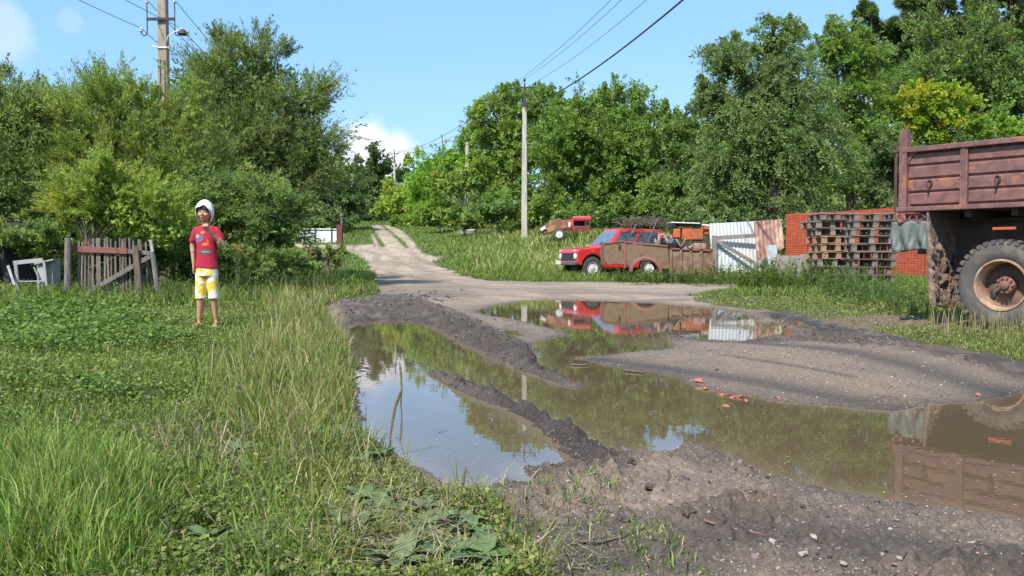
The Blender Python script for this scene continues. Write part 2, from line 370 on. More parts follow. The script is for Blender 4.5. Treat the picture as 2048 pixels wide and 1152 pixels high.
# ------------------------------------------------------------------ ground, dirt road, puddle
def lerp3(a, b, t): return a + (np.array(b, float)[None, :] - a) * t[:, None]
def ground_material():
    m, n, p = newmat('dirt')
    a = nd(n, 'ShaderNodeAttribute', attribute_name='Col'); g = nd(n, 'ShaderNodeAttribute', attribute_name='Aux')
    sep = nd(n, 'ShaderNodeSeparateColor'); n.links.new(g.outputs['Color'], sep.inputs[0])
    tcn = nd(n, 'ShaderNodeTexCoord')
    fine = nd(n, 'ShaderNodeTexNoise'); fine.inputs['Scale'].default_value = 45; fine.inputs['Detail'].default_value = 8; fine.inputs['Roughness'].default_value = .75
    n.links.new(tcn.outputs['Object'], fine.inputs['Vector'])
    mr = nd(n, 'ShaderNodeMapRange'); mr.inputs[1].default_value = .3; mr.inputs[2].default_value = .7; mr.inputs[3].default_value = .55; mr.inputs[4].default_value = 1.45
    n.links.new(fine.outputs['Fac'], mr.inputs[0])
    v = nd(n, 'ShaderNodeVectorMath', operation='SCALE'); n.links.new(a.outputs['Color'], v.inputs[0]); n.links.new(mr.outputs[0], v.inputs[3])
    # crushed stone: cells of the Voronoi pattern picked at random
    heightsum = fine.outputs['Fac']; col = v.outputs[0]
    for sc, lo, colr in ((75, .80, (.40, .34, .28)), (34, .90, (.36, .28, .22))):
        vo = nd(n, 'ShaderNodeTexVoronoi'); vo.inputs['Scale'].default_value = sc; n.links.new(tcn.outputs['Object'], vo.inputs['Vector'])
        sc2 = nd(n, 'ShaderNodeSeparateColor'); n.links.new(vo.outputs['Color'], sc2.inputs[0])
        gt = nd(n, 'ShaderNodeMath', operation='GREATER_THAN'); n.links.new(sc2.outputs[0], gt.inputs[0]); gt.inputs[1].default_value = lo
        ds = nd(n, 'ShaderNodeMapRange'); ds.inputs[1].default_value = .42; ds.inputs[2].default_value = .34; n.links.new(vo.outputs['Distance'], ds.inputs[0])
        mm = nd(n, 'ShaderNodeMath', operation='MULTIPLY'); n.links.new(gt.outputs[0], mm.inputs[0]); n.links.new(ds.outputs[0], mm.inputs[1])
        m2 = nd(n, 'ShaderNodeMath', operation='MULTIPLY'); n.links.new(mm.outputs[0], m2.inputs[0]); n.links.new(sep.outputs[1], m2.inputs[1])
        tint = mixc(n, sc2.outputs[1], colr, tuple(x * .45 for x in colr))
        col = mixc(n, m2.outputs[0], col, tint)
        ad = nd(n, 'ShaderNodeMath', operation='MULTIPLY_ADD'); n.links.new(m2.outputs[0], ad.inputs[0]); ad.inputs[1].default_value = .6; n.links.new(heightsum, ad.inputs[2]); heightsum = ad.outputs[0]
    n.links.new(col, p.inputs['Base Color'])
    rr = nd(n, 'ShaderNodeMapRange'); rr.inputs[3].default_value = .93; rr.inputs[4].default_value = .58; n.links.new(sep.outputs[0], rr.inputs[0]); n.links.new(rr.outputs[0], p.inputs['Roughness'])
    p.inputs['Specular IOR Level'].default_value = .28
    b = nd(n, 'ShaderNodeBump'); b.inputs['Strength'].default_value = .9; b.inputs['Distance'].default_value = .02
    n.links.new(heightsum, b.inputs['Height']); n.links.new(b.outputs[0], p.inputs['Normal'])
    return m
def build_ground():
    th = np.concatenate([np.linspace(R(-180), R(-39), 26)[:-1], np.linspace(R(-39), R(48), 880), np.linspace(R(48), R(180), 26)[1:-1]])
    rr = np.concatenate([[.02, .4, .8, 1.1, 1.35], np.exp(np.linspace(math.log(1.6), math.log(42), 900)), np.exp(np.linspace(math.log(42.5), math.log(1200), 130))])
    T, RR = np.meshgrid(th, rr); x = (RR * np.sin(T)).ravel(); y = (RR * np.cos(T)).ravel()
    z, sdd, s, dirt, mud, track, ridge = height(x, y, True)
    r = np.hypot(x, y); N = len(x)
    col = np.tile(np.array([[.238, .178, .130]]), (N, 1))
    n1 = fbm(x, y, 1.3, 4, 71); n2 = fbm(x, y, 5, 4, 72); n3 = fbm(x * .35, y, 1.6, 4, 73)
    col = lerp3(col, (.225, .170, .130), sstep((5.2 - y) / 1.2))                                     # trampled gravel nearest
    col = lerp3(col, (.36, .265, .20), sstep((n2 - .50) / .1) * (y < 5) * .75)
    col = lerp3(col, (.135, .105, .085), sstep((.46 - n1) / .06) * (y < 5) * .6)
    far = sstep((y - 13.5) / 4)
    col = lerp3(col, (.345, .262, .188), far)
    col = lerp3(col, (.19, .15, .125), far * sstep((n3 - .50) / .06) * sstep((27 - y) / 8) * .85)
    col = lerp3(col, (.47, .362, .262), sstep((y - 29) / 8) * .8)
    col = lerp3(col, (.24, .185, .135), far * sstep((fbm(x, y, 2.2, 4, 75) - .47) / .12) * .55)
    col = lerp3(col, (.20, .16, .12), far * sstep((fbm(x + .3 * y, y * .12, 1.8, 3, 76) - .52) / .08) * .55)
    col = lerp3(col, (.16, .13, .11), sstep((n2 - .5) / .2) * .5 * (1 - far))
    col = lerp3(col, (.085, .068, .056), track * .85 * (1 - far * .6))
    col = lerp3(col, (.078, .060, .049), mud * .88); col = lerp3(col, (.155, .120, .095), mud * sstep((fbm(x, y, 3.2, 4, 74) - .50) / .10) * .75)
    col = lerp3(col, (.078, .060, .048), np.clip(ridge / .016, 0, 1) * .6)
    wet = np.exp(-np.maximum(s, 0) / .13) * (s < 2.3)
    col = col * (1 - .45 * wet)[:, None]
    col = np.where((s < 0)[:, None], np.array([[.06, .045, .03]]), col)
    soil = np.tile(np.array([[.075, .085, .03]]), (N, 1)); soil = lerp3(soil, (.12, .09, .055), sstep((n2 - .5) / .15) * .8)
    soil = lerp3(soil, (.09, .12, .035), sstep((y - 30) / 20))
    # leaf litter and bare soil under the truck
    tw = np.hypot((x - 5.0) / 1.6, (y - 11.2) / 1.3); soil = lerp3(soil, (.17, .12, .085), sstep((1.25 - tw) / .5))
    col = soil + (col - soil) * dirt[:, None]
    gravel = dirt * np.clip(1 - .85 * mud, 0, 1) * np.clip(1 - .7 * track, 0, 1) * np.clip(.35 + sstep((n1 - .4) / .2), 0, 1)
    wetk = np.clip(.9 * wet + .65 * mud + .35 * track * (y < 14), 0, 1) * dirt
    V = np.stack([x, y, z], 1); nt_, nr = len(th), len(rr)
    i = np.arange(nr - 1)[:, None]; j = np.arange(nt_)[None, :]; j2 = (j + 1) % nt_
    Q = np.stack([(i * nt_ + j), (i * nt_ + j2), ((i + 1) * nt_ + j2), ((i + 1) * nt_ + j)], -1).reshape(-1, 4)
    isdirt = dirt[Q].mean(1) > .5
    m = ground_material()
    for name, sel in (('ground', ~isdirt), ('dirt_road', isdirt)):
        q = Q[sel]; idx, inv = np.unique(q.ravel(), return_inverse=True)
        o = npmesh(name, V[idx], 4, col[idx], m, faces=(inv, np.arange(0, len(inv), 4)))
        o.data.polygons.foreach_set('use_smooth', [True] * len(o.data.polygons))
        a = o.data.color_attributes.new('Aux', 'FLOAT_COLOR', 'POINT')
        cc = np.ones((len(idx), 4), np.float32); cc[:, 0] = wetk[idx]; cc[:, 1] = gravel[idx]; a.data.foreach_set('color', cc.ravel())
        tag(o, kind='structure')
build_ground()
def build_water():
    m, n, p = newmat('puddle_water')
    f, _ = noise_fac(n, .8, .35, .7); at_ = nd(n, 'ShaderNodeAttribute', attribute_name='Col'); sp_ = nd(n, 'ShaderNodeSeparateColor'); n.links.new(at_.outputs['Color'], sp_.inputs[0]); n.links.new(mixc(n, sp_.outputs[0], mixc(n, f, (.118, .083, .048), (.10, .070, .040)), (.185, .135, .09)), p.inputs['Base Color'])
    p.inputs['Roughness'].default_value = .012; p.inputs['IOR'].default_value = 1.38; p.inputs['Specular IOR Level'].default_value = .6
    t = nd(n, 'ShaderNodeTexCoord'); z = nd(n, 'ShaderNodeTexNoise'); z.inputs['Scale'].default_value = 5; z.inputs['Detail'].default_value = 3
    n.links.new(t.outputs['Object'], z.inputs['Vector']); b = nd(n, 'ShaderNodeBump'); b.inputs['Strength'].default_value = .010; b.inputs['Distance'].default_value = .05
    n.links.new(z.outputs['Fac'], b.inputs['Height']); n.links.new(b.outputs[0], p.inputs['Normal'])
    # sheet following the puddle's outline with a margin that lies under the banks
    P = np.array(PUDW); x0, y0 = P.min(0) - .3; x1, y1 = P.max(0) + .3
    nx, ny = 220, 380; X, Y = np.meshgrid(np.linspace(x0, x1, nx), np.linspace(y0, y1, ny)); x = X.ravel(); y = Y.ravel()
    s = sdist(x, y, PUDW)
    for q in SMALLW: s = np.minimum(s, sdist(x, y, q))
    i = np.arange(ny - 1)[:, None]; j = np.arange(nx - 1)[None, :]
    Q = np.stack([i * nx + j, i * nx + j + 1, (i + 1) * nx + j + 1, (i + 1) * nx + j], -1).reshape(-1, 4)
    Q = Q[s[Q].min(1) < .25]; idx, inv = np.unique(Q.ravel(), return_inverse=True)
    shl = np.repeat(np.exp(np.minimum(s, 0) / .09)[:, None], 3, 1); o = npmesh('puddle', np.stack([x, y, x * 0], 1)[idx], 4, shl[idx], m, faces=(inv, np.arange(0, len(inv), 4))); tag(o, kind='structure')
build_water()

# ------------------------------------------------------------------ grass and weeds (uncountable)
rng = np.random.default_rng(11)
def blades(name, x, y, z, h, w, lean, col, parent=None, mat=None, tipcol=1.15):
    n = len(x); az = rng.uniform(0, 2 * np.pi, n); la = rng.uniform(0, 2 * np.pi, n)
    ca, sa = np.cos(az), np.sin(az); b = np.stack([x, y, z - .01], 1); wd = np.stack([ca, sa, 0 * ca], 1) * (w / 2)[:, None]
    ld = np.stack([np.cos(la), np.sin(la), 0 * la], 1); lh = (lean * h)[:, None]
    up = np.array([[0, 0, 1.0]]); H = h[:, None]
    m1 = b + up * H * .45 + ld * lh * .2; m2 = b + up * H * .8 + ld * lh * .55; tp = b + up * H * (1 - .35 * lean[:, None] ** 2) + ld * lh
    V = np.stack([b - wd, b + wd, m1 + wd * .9, m1 - wd * .9, m2 + wd * .6, m2 - wd * .6, tp], 1).reshape(-1, 3)
    base = (np.arange(n) * 7)[:, None]
    L = np.concatenate([base + np.array([[0, 1, 2, 3]]), base + np.array([[3, 2, 4, 5]]), base + np.array([[5, 4, 6]])], 1).ravel()
    st = ((np.arange(n) * 11)[:, None] + np.array([[0, 4, 8]])).ravel()
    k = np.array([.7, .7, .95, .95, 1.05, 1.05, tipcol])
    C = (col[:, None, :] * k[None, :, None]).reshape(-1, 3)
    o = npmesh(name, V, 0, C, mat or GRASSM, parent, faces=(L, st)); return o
def hrnd(n, a, b): return rng.uniform(a, b, n)
def wedge(n, t0, t1, r0, r1):
    t = np.radians(rng.uniform(t0, t1, n)); r = np.exp(rng.uniform(math.log(r0), math.log(r1), n)); return r * np.sin(t), r * np.cos(t)
def pal(n, cols, wts=None):
    c = np.array(cols, float); i = rng.choice(len(c), n, p=wts); return c[i] * rng.uniform(.75, 1.3, (n, 1)) * rng.uniform(.92, 1.08, (n, 3))
GRN = [(.155, .235, .040), (.125, .195, .036), (.20, .26, .05), (.09, .155, .03)]
OLV = [(.21, .24, .055), (.175, .215, .05), (.27, .255, .09), (.14, .185, .042), (.34, .29, .15)]
DRY = [(.34, .28, .17), (.26, .22, .12), (.42, .36, .24)]
STRIPW = [G(u, v) for u, v in [(560, 600), (690, 600), (715, 720), (720, 860), (800, 930), (900, 975), (1000, 1010), (1090, 1100), (1110, 1152), (640, 1152), (560, 1000), (500, 860), (470, 760), (520, 680)]]
TUFTW = [G(u, v) for u, v in [(-60, 920), (180, 930), (330, 960), (340, 1060), (250, 1200), (-60, 1200)]]
CLOVW = [G(u, v) for u, v in [(-60, 608), (330, 622), (360, 700), (290, 800), (140, 800), (-60, 780)]]
BAREW = [G(u, v) for u, v in [(250, 850), (420, 830), (520, 900), (470, 950), (330, 940)]]
PATHW = [G(u, v) for u, v in [(440, 612), (520, 612), (530, 632), (450, 636)]]
PLANT_UV = [(915, 1045), (838, 1000), (960, 1120), (890, 1110), (790, 1125), (860, 1045), (735, 975), (775, 1000), (700, 1050), (745, 905), (940, 1060), (480, 890), (665, 850), (690, 760), (425, 1070), (560, 800)]
PLANT_XY = [G(u, v) for u, v in PLANT_UV]
def clearing(x, y):
    o = np.ones(x.shape)
    for px_, py_ in PLANT_XY: o = np.minimum(o, .22 + .78 * sstep((np.hypot(x - px_, (y - py_ + .05) * .8) - .07) / .09))
    return o
def scatter_grass():
    # lawn, left and foreground
    N = 500000; x, y = wedge(N, -38, 47, 2.05, 34)
    z, sdd, s, dirt, mud, track, ridge = height(x, y, True)
    strip = sstep((.25 - sdist(x, y, STRIPW)) / .5) * (x < 1.5); tuft = sstep((.1 - sdist(x, y, TUFTW)) / .3); clov = sstep((.2 - sdist(x, y, CLOVW) + (fbm(x, y, 1.5, 3, 151) - .5) * 1.8) / .7)
    bare = sstep((.1 - sdist(x, y, BAREW)) / .3); path = sstep((.1 - sdist(x, y, PATHW)) / .2)
    r = np.hypot(x, y); left = (x < 1.4) & ((y < 15) | (x < -3))
    n1 = fbm(x, y, 1.6, 4, 101); n2 = fbm(x, y, 5, 3, 102); n3 = fbm(x, y, .5, 3, 103)
    keep = (sdd > 0) & (s > .03)
    litter = np.hypot((x - 4.9) / 1.3, (y - 11.0) / 1.0) < 1.0
    keep &= ~(litter & (rng.random(N) < .85))
    keep &= ~((x > -1.6) & (y < 4.4) & (sdd < .7) & (rng.random(N) < .35))
    keep &= rng.random(N) < (1 - .75 * bare * sstep((n2 - .35) / .2)) * (1 - .93 * path)
    # straggling blades over the edge of the dirt
    stray = (sdd > -.45) & (sdd <= 0) & (s > .05) & left & (y < 5) & (rng.random(N) < .10 + .5 * sstep((n2 - .55) / .1)); keep |= stray
    h = .040 + .045 * n1 + .03 * rng.random(N); h = np.where((x > -3.7) & (x < -2.8) & (y > 8) & (y < 9.6), h * .45, h)
    h = np.where(left, h + strip * (.05 + .16 * sstep((n2 - .3) / .4) * rng.random(N) ** 1.2 * sstep((y - 2.6) / 1.5)), h)
    h = h + tuft * (.05 + .13 * rng.random(N))
    edge = sstep(sdd / 1.4)
    rt = ~left
    h = np.where(rt, .05 + edge * (.10 + .18 * n1 * rng.random(N)) + .28 * sstep((sdd - 1.5) / 4) * n3, h)
    h = np.where(left & (y < 4.6) & (sdd < .8), h * (.6 + .35 * np.clip(sdd / .8, 0, 1)), h); h = np.where(left & (y < 4.6) & (sdd < .8), h * (1 + 1.1 * (rng.random(N) < .10)), h)
    h = np.where(rt & (y > 25) & (x > -3), .08 + (edge * .35 if True else edge) * (.22 + .3 * n1) + .12 * rng.random(N), h)
    h = np.where((x < -3) & (y > 12.5), .08 + .25 * rng.random(N) * sstep((n1 - .25) / .3), h)
    vg = rt & (y < 17.5); h = np.where(vg, .022 + .03 * rng.random(N) + .10 * sstep((sdd - .9) / 2.2) * n1 + .22 * sstep((sdd - 2.6) / 3) * n3, h); h = np.where(np.hypot(x - 5.35, y - 9.75) < .62, h * .45, h)
    h = np.where(stray, h * .5, h)
    col = pal(N, GRN)
    so = sstep((strip - rng.random(N) * .9) / .2) * sstep((n1 - .2) / .3); col = np.where((so > .5)[:, None], pal(N, OLV), col)
    br = (rng.random(N) < .10 + .30 * (rt & (y < 17.5)) + .35 * sstep((n3 - .5) / .2) * left); col = np.where(br[:, None], pal(N, OLV), col)
    dr = rng.random(N) < .03 + .07 * strip + .3 * bare + .08 * (stray); col = np.where(dr[:, None], pal(N, DRY), col)
    tf = tuft > .4; col = np.where(tf[:, None], pal(N, [(.155, .26, .045), (.19, .285, .052), (.115, .195, .035), (.27, .29, .10)]), col)
    w = (.0042 + .0016 * rng.random(N)) * np.maximum(1, r / 5) ** .85; w = np.where(tf, w * .95, w)
    lean = hrnd(N, .15, .95); lean = np.where(tf, lean * .55, lean)
    h = np.where(left & ~tf, h * hrnd(N, .5, 1.25), h * hrnd(N, .7, 1.2))
    h = h * clearing(x, y); col = col * (.72 + .5 * sstep((n1 - .25) / .5) * .5 + .5 * sstep((n2 - .2) / .6) * .5)[:, None]
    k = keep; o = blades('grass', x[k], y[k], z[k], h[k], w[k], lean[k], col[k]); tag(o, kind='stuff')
    # hillside and far verges, long seeding grass
    N = 165000; x, y = wedge(N, -36, 40, 30, 135)
    z, sdd, s, dirt, mud, track, ridge = height(x, y, True); n1 = fbm(x, y, .25, 4, 111); n2 = fbm(x, y, .9, 3, 112)
    k = sdd > .15
    long_ = sstep((x - (-4 - .08 * (y - 40))) / 4) * sstep((y - 31) / 5)
    h = (.12 + .1 * rng.random(N)) + long_ * (.15 + .55 * n1) * hrnd(N, .6, 1.1) * sstep(sdd / 2)
    col = pal(N, [(.16, .24, .045), (.20, .26, .06), (.12, .19, .035)]); yl = rng.random(N) < long_ * sstep((n2 - .38) / .2) * .75
    col = np.where(yl[:, None], pal(N, [(.36, .36, .13), (.31, .33, .11), (.42, .39, .20), (.27, .33, .09)]), col)
    r = np.hypot(x, y); w = .0075 * (r / 8)
    o = blades('long_grass', x[k], y[k], z[k], h[k], w[k], hrnd(k.sum(), .2, .8), col[k]); tag(o, kind='stuff')
    # taller seeding stems along the edge of the puddle
    N = 12000; x, y = wedge(N, -22, 4, 2.4, 14); z, sdd, s, *_ = height(x, y, True)
    strip = sstep((.35 - sdist(x, y, STRIPW)) / .5); n1 = fbm(x, y, 2.2, 3, 131)
    k = (sdd > 0) & (s > .02) & (rng.random(N) < strip * sstep((n1 - .38) / .2) * (.10 + .90 * sstep((y - 3.2) / 1.5)) )
    k &= clearing(x, y) > .9; kk = k.sum(); h = hrnd(kk, .12, .42) * (.45 + .55 * sstep((y[k] - 3.2) / 3)); o = blades('reed_grass', x[k], y[k], z[k], h, hrnd(kk, .004, .007) * np.maximum(1, y[k] / 6), hrnd(kk, .1, .55), pal(kk, OLV + [(.14, .22, .04), (.12, .2, .035)])); tag(o, kind='stuff')
    for reg, N, lo, hi, nm in ((STRIPW, 1500, .26, .50, 'tall_stems'), ([G(u, v) for u, v in [(1850, 640), (2200, 660), (2300, 740), (2048, 700), (1860, 672)]], 900, .16, .34, 'tall_stems'), ([G(u, v) for u, v in [(1120, 552), (1440, 556), (1440, 548), (1120, 545)]], 500, .25, .5, 'tall_stems')):
        P = np.array(reg); x = hrnd(N, P[:, 0].min(), P[:, 0].max()); y = hrnd(N, P[:, 1].min(), P[:, 1].max()); z, sdd, s, *_ = height(x, y, True)
        k = inside(x, y, reg) & (sdd > .02) & (s > .03) & (rng.random(N) < sstep((y - 2.9) / 1.6)) & (clearing(x, y) > .9); kk = k.sum(); o = blades(nm, x[k], y[k], z[k], hrnd(kk, lo, hi), np.full(kk, .0028) * np.maximum(1, y[k] / 4.5), hrnd(kk, .02, .35), pal(kk, [(.30, .27, .12), (.24, .24, .09), (.38, .33, .18)]), tipcol=1.5); tag(o, kind='stuff')
    # clover, chickweed and other low leaves
    N = 390000; x, y = wedge(N, -38, 47, 2.05, 22)
    z, sdd, s, *_ = height(x, y, True); clov = sstep((.25 - sdist(x, y, CLOVW) + (fbm(x, y, 1.5, 3, 151) - .5) * 1.8) / .9); bare = sstep((.1 - sdist(x, y, BAREW)) / .3)
    n1 = fbm(x, y, 1.1, 4, 121); n2 = fbm(x, y, 6, 3, 122); left = (x < 1.4) & (y < 16)
    stp = sstep((.25 - sdist(x, y, STRIPW)) / .5) * left; dens = np.where(left, (.46 + .45 * clov) * (1 - .55 * stp) * np.where(y < 4.3, .6, 1) + .4 * sstep((n1 - .5) / .1), .15 + .5 * sstep((sdd - .6) / 2) * sstep((n1 - .35) / .1)) * (1 - .8 * bare)
    k = (sdd > .02) & (s > .04) & (rng.random(N) < dens); kk = k.sum()
    x, y, z, cl, r = x[k], y[k], z[k], clov[k], np.hypot(x[k], y[k]); n2 = n2[k]; lf = left[k]; sd3 = sdd[k]
    hh = rng.random(kk) ** .6 * np.where(lf, .075 + cl * (.03 + .10 * sstep((n2 - .35) / .3)), .06 + .25 * sstep((sd3 - .8) / 3) * (n2 + .3))
    hh = hh * clearing(x, y); P = np.stack([x, y, z + hh], 1); D = unit(np.stack([rng.normal(size=kk), rng.normal(size=kk), rng.normal(size=kk) * .45 + .1], 1))
    Nn = unit(np.stack([rng.normal(size=kk) * .4, rng.normal(size=kk) * .4, np.ones(kk)], 1))
    sz = (.011 + .013 * rng.random(kk) ** 1.5) * (1 + .9 * cl) * np.maximum(1, r / 6) ** .8
    c = pal(kk, [(.165, .22, .045), (.20, .255, .05), (.13, .175, .038), (.25, .26, .085)])
    c = np.where((cl > .4)[:, None], pal(kk, [(.125, .205, .038), (.155, .24, .046), (.09, .155, .03)]), c)
    o = npmesh('ground_cover', leaf_quads(P, D, Nn, sz, sz * .75, .12), 4, np.repeat(c, 4, 0), GRASSM); tag(o, kind='stuff')
    # wilted flattened straw between the blades
    N = 26000; x, y = wedge(N, -30, 6, 2.05, 12); z, sdd, s, *_ = height(x, y, True)
    strip = sstep((.3 - sdist(x, y, STRIPW)) / .5); bare = sstep((.2 - sdist(x, y, BAREW)) / .3); n1 = fbm(x, y, 3, 3, 133)
    k = (sdd > -.35) & (s > .05) & (rng.random(N) < (.1 + .8 * strip * sstep((n1 - .42) / .12) + .6 * bare)); kk = k.sum()
    P = np.stack([x[k], y[k], z[k] + hrnd(kk, .005, .09)], 1); D = unit(np.stack([rng.normal(size=kk), rng.normal(size=kk), rng.normal(size=kk) * .3], 1))
    L = hrnd(kk, .03, .11); o = npmesh('straw', leaf_quads(P, D, np.tile([[0, 0, 1.]], (kk, 1)), L, .0035 * np.maximum(1, y[k] / 4), .1), 4, np.repeat(pal(kk, DRY + [(.2, .17, .1)]), 4, 0), GRASSM); tag(o, kind='stuff')
scatter_grass()

# ------------------------------------------------------------------ stones and clods
def rubble(name, x, y, z, size, cols, seed=1, squash=.6, mat=None):
    bm = bmesh.new(); bmesh.ops.create_icosphere(bm, subdivisions=1, radius=1); bv = np.array([v.co[:] for v in bm.verts]); bf = np.array([[v.index for v in f.verts] for f in bm.faces]); bm.free()
    n = len(x); rg = np.random.default_rng(seed); sc = rg.uniform(.65, 1.3, (n, 1, 3)) * np.array([[[1, 1, squash]]])
    V = bv[None] * rg.uniform(.72, 1.22, (n, len(bv), 1)) * sc * size[:, None, None]
    a = rg.uniform(0, 6.3, n); ca, sa = np.cos(a)[:, None], np.sin(a)[:, None]
    X = V[..., 0] * ca - V[..., 1] * sa + x[:, None]; Y = V[..., 0] * sa + V[..., 1] * ca + y[:, None]; Z = V[..., 2] + (z + size * .18)[:, None]
    V = np.stack([X, Y, Z], -1).reshape(-1, 3); L = (bf[None] + (np.arange(n) * len(bv))[:, None, None]).ravel()
    return npmesh(name, V, 3, np.repeat(cols, len(bv), 0), mat, faces=(L, np.arange(0, len(L), 3)))
def stone_mat(name, rough, sc=60):
    m, n, p = newmat(name); a = nd(n, 'ShaderNodeAttribute', attribute_name='Col'); f, b = noise_fac(n, sc, .3, .7)
    n.links.new(mixc(n, f, a.outputs['Color'], (.7, .7, .7), 'MULTIPLY'), p.inputs['Base Color']); p.inputs['Roughness'].default_value = rough
    bp = nd(n, 'ShaderNodeBump'); bp.inputs['Strength'].default_value = .4; bp.inputs['Distance'].default_value = .01; n.links.new(b, bp.inputs['Height']); n.links.new(bp.outputs[0], p.inputs['Normal']); return m
STONE = stone_mat('stone', .85); CLOD = stone_mat('wet_clod', .8)
def scatter_stones():
    N = 42000; x, y = wedge(N, -6, 34, 2.0, 12); z, sdd, s, dirt, mud, track, ridge = height(x, y, True)
    n1 = fbm(x, y, 2.5, 3, 141)
    k = (dirt > .5) & (s > -.02) & (rng.random(N) < (.75 - .6 * track) * sstep((n1 - .25) / .25) * (1 - .7 * mud * (y > 5))); kk = k.sum()
    sz = .0022 + .0034 * rng.random(kk) ** 3 + (rng.random(kk) < .012) * .005; sz = sz * np.maximum(1, np.hypot(x[k], y[k]) / 4.5)
    o = rubble('gravel', x[k], y[k], z[k], sz, pal(kk, [(.30, .26, .22), (.38, .32, .26), (.21, .175, .145), (.13, .105, .09), (.50, .45, .39), (.4, .22, .16)], [.32, .09, .33, .21, .01, .04]), 3, mat=STONE); tag(o, kind='stuff')
    N = 16000; x, y = wedge(N, -12, 34, 2.0, 17); z, sdd, s, dirt, mud, track, ridge = height(x, y, True)
    k = (dirt > .5) & (s > -.01) & (rng.random(N) < np.clip(.8 * mud + ridge * 8 + .05, 0, 1) * (1 - .8 * track)); kk = k.sum()
    sz = .003 + .011 * rng.random(kk) ** 4; sz = sz * np.clip(np.hypot(x[k], y[k]) / 6, .7, 2)
    o = rubble('mud_crumbs', x[k], y[k], z[k], sz, pal(kk, [(.095, .076, .064), (.12, .095, .08), (.06, .048, .042)]), 4, .55, CLOD); tag(o, kind='stuff')
    N = 9000; x, y = wedge(N, -12, 34, 4, 17); z, sdd, s, dirt, mud, track, ridge = height(x, y, True)
    k = (dirt > .5) & (s > -.01) & (mud > .4) & (rng.random(N) < .42 * (1 - .85 * track) * sstep((fbm(x, y, 3, 2, 143) - .4) / .15)); kk = k.sum()
    o = rubble('mud_lumps', x[k], y[k], z[k] - .004, (.009 + .016 * rng.random(kk) ** 2) * np.clip(y[k] / 8, .7, 1.5), pal(kk, [(.078, .060, .049), (.10, .078, .064), (.055, .043, .036)]), 6, .6, CLOD); tag(o, kind='stuff')
scatter_stones()
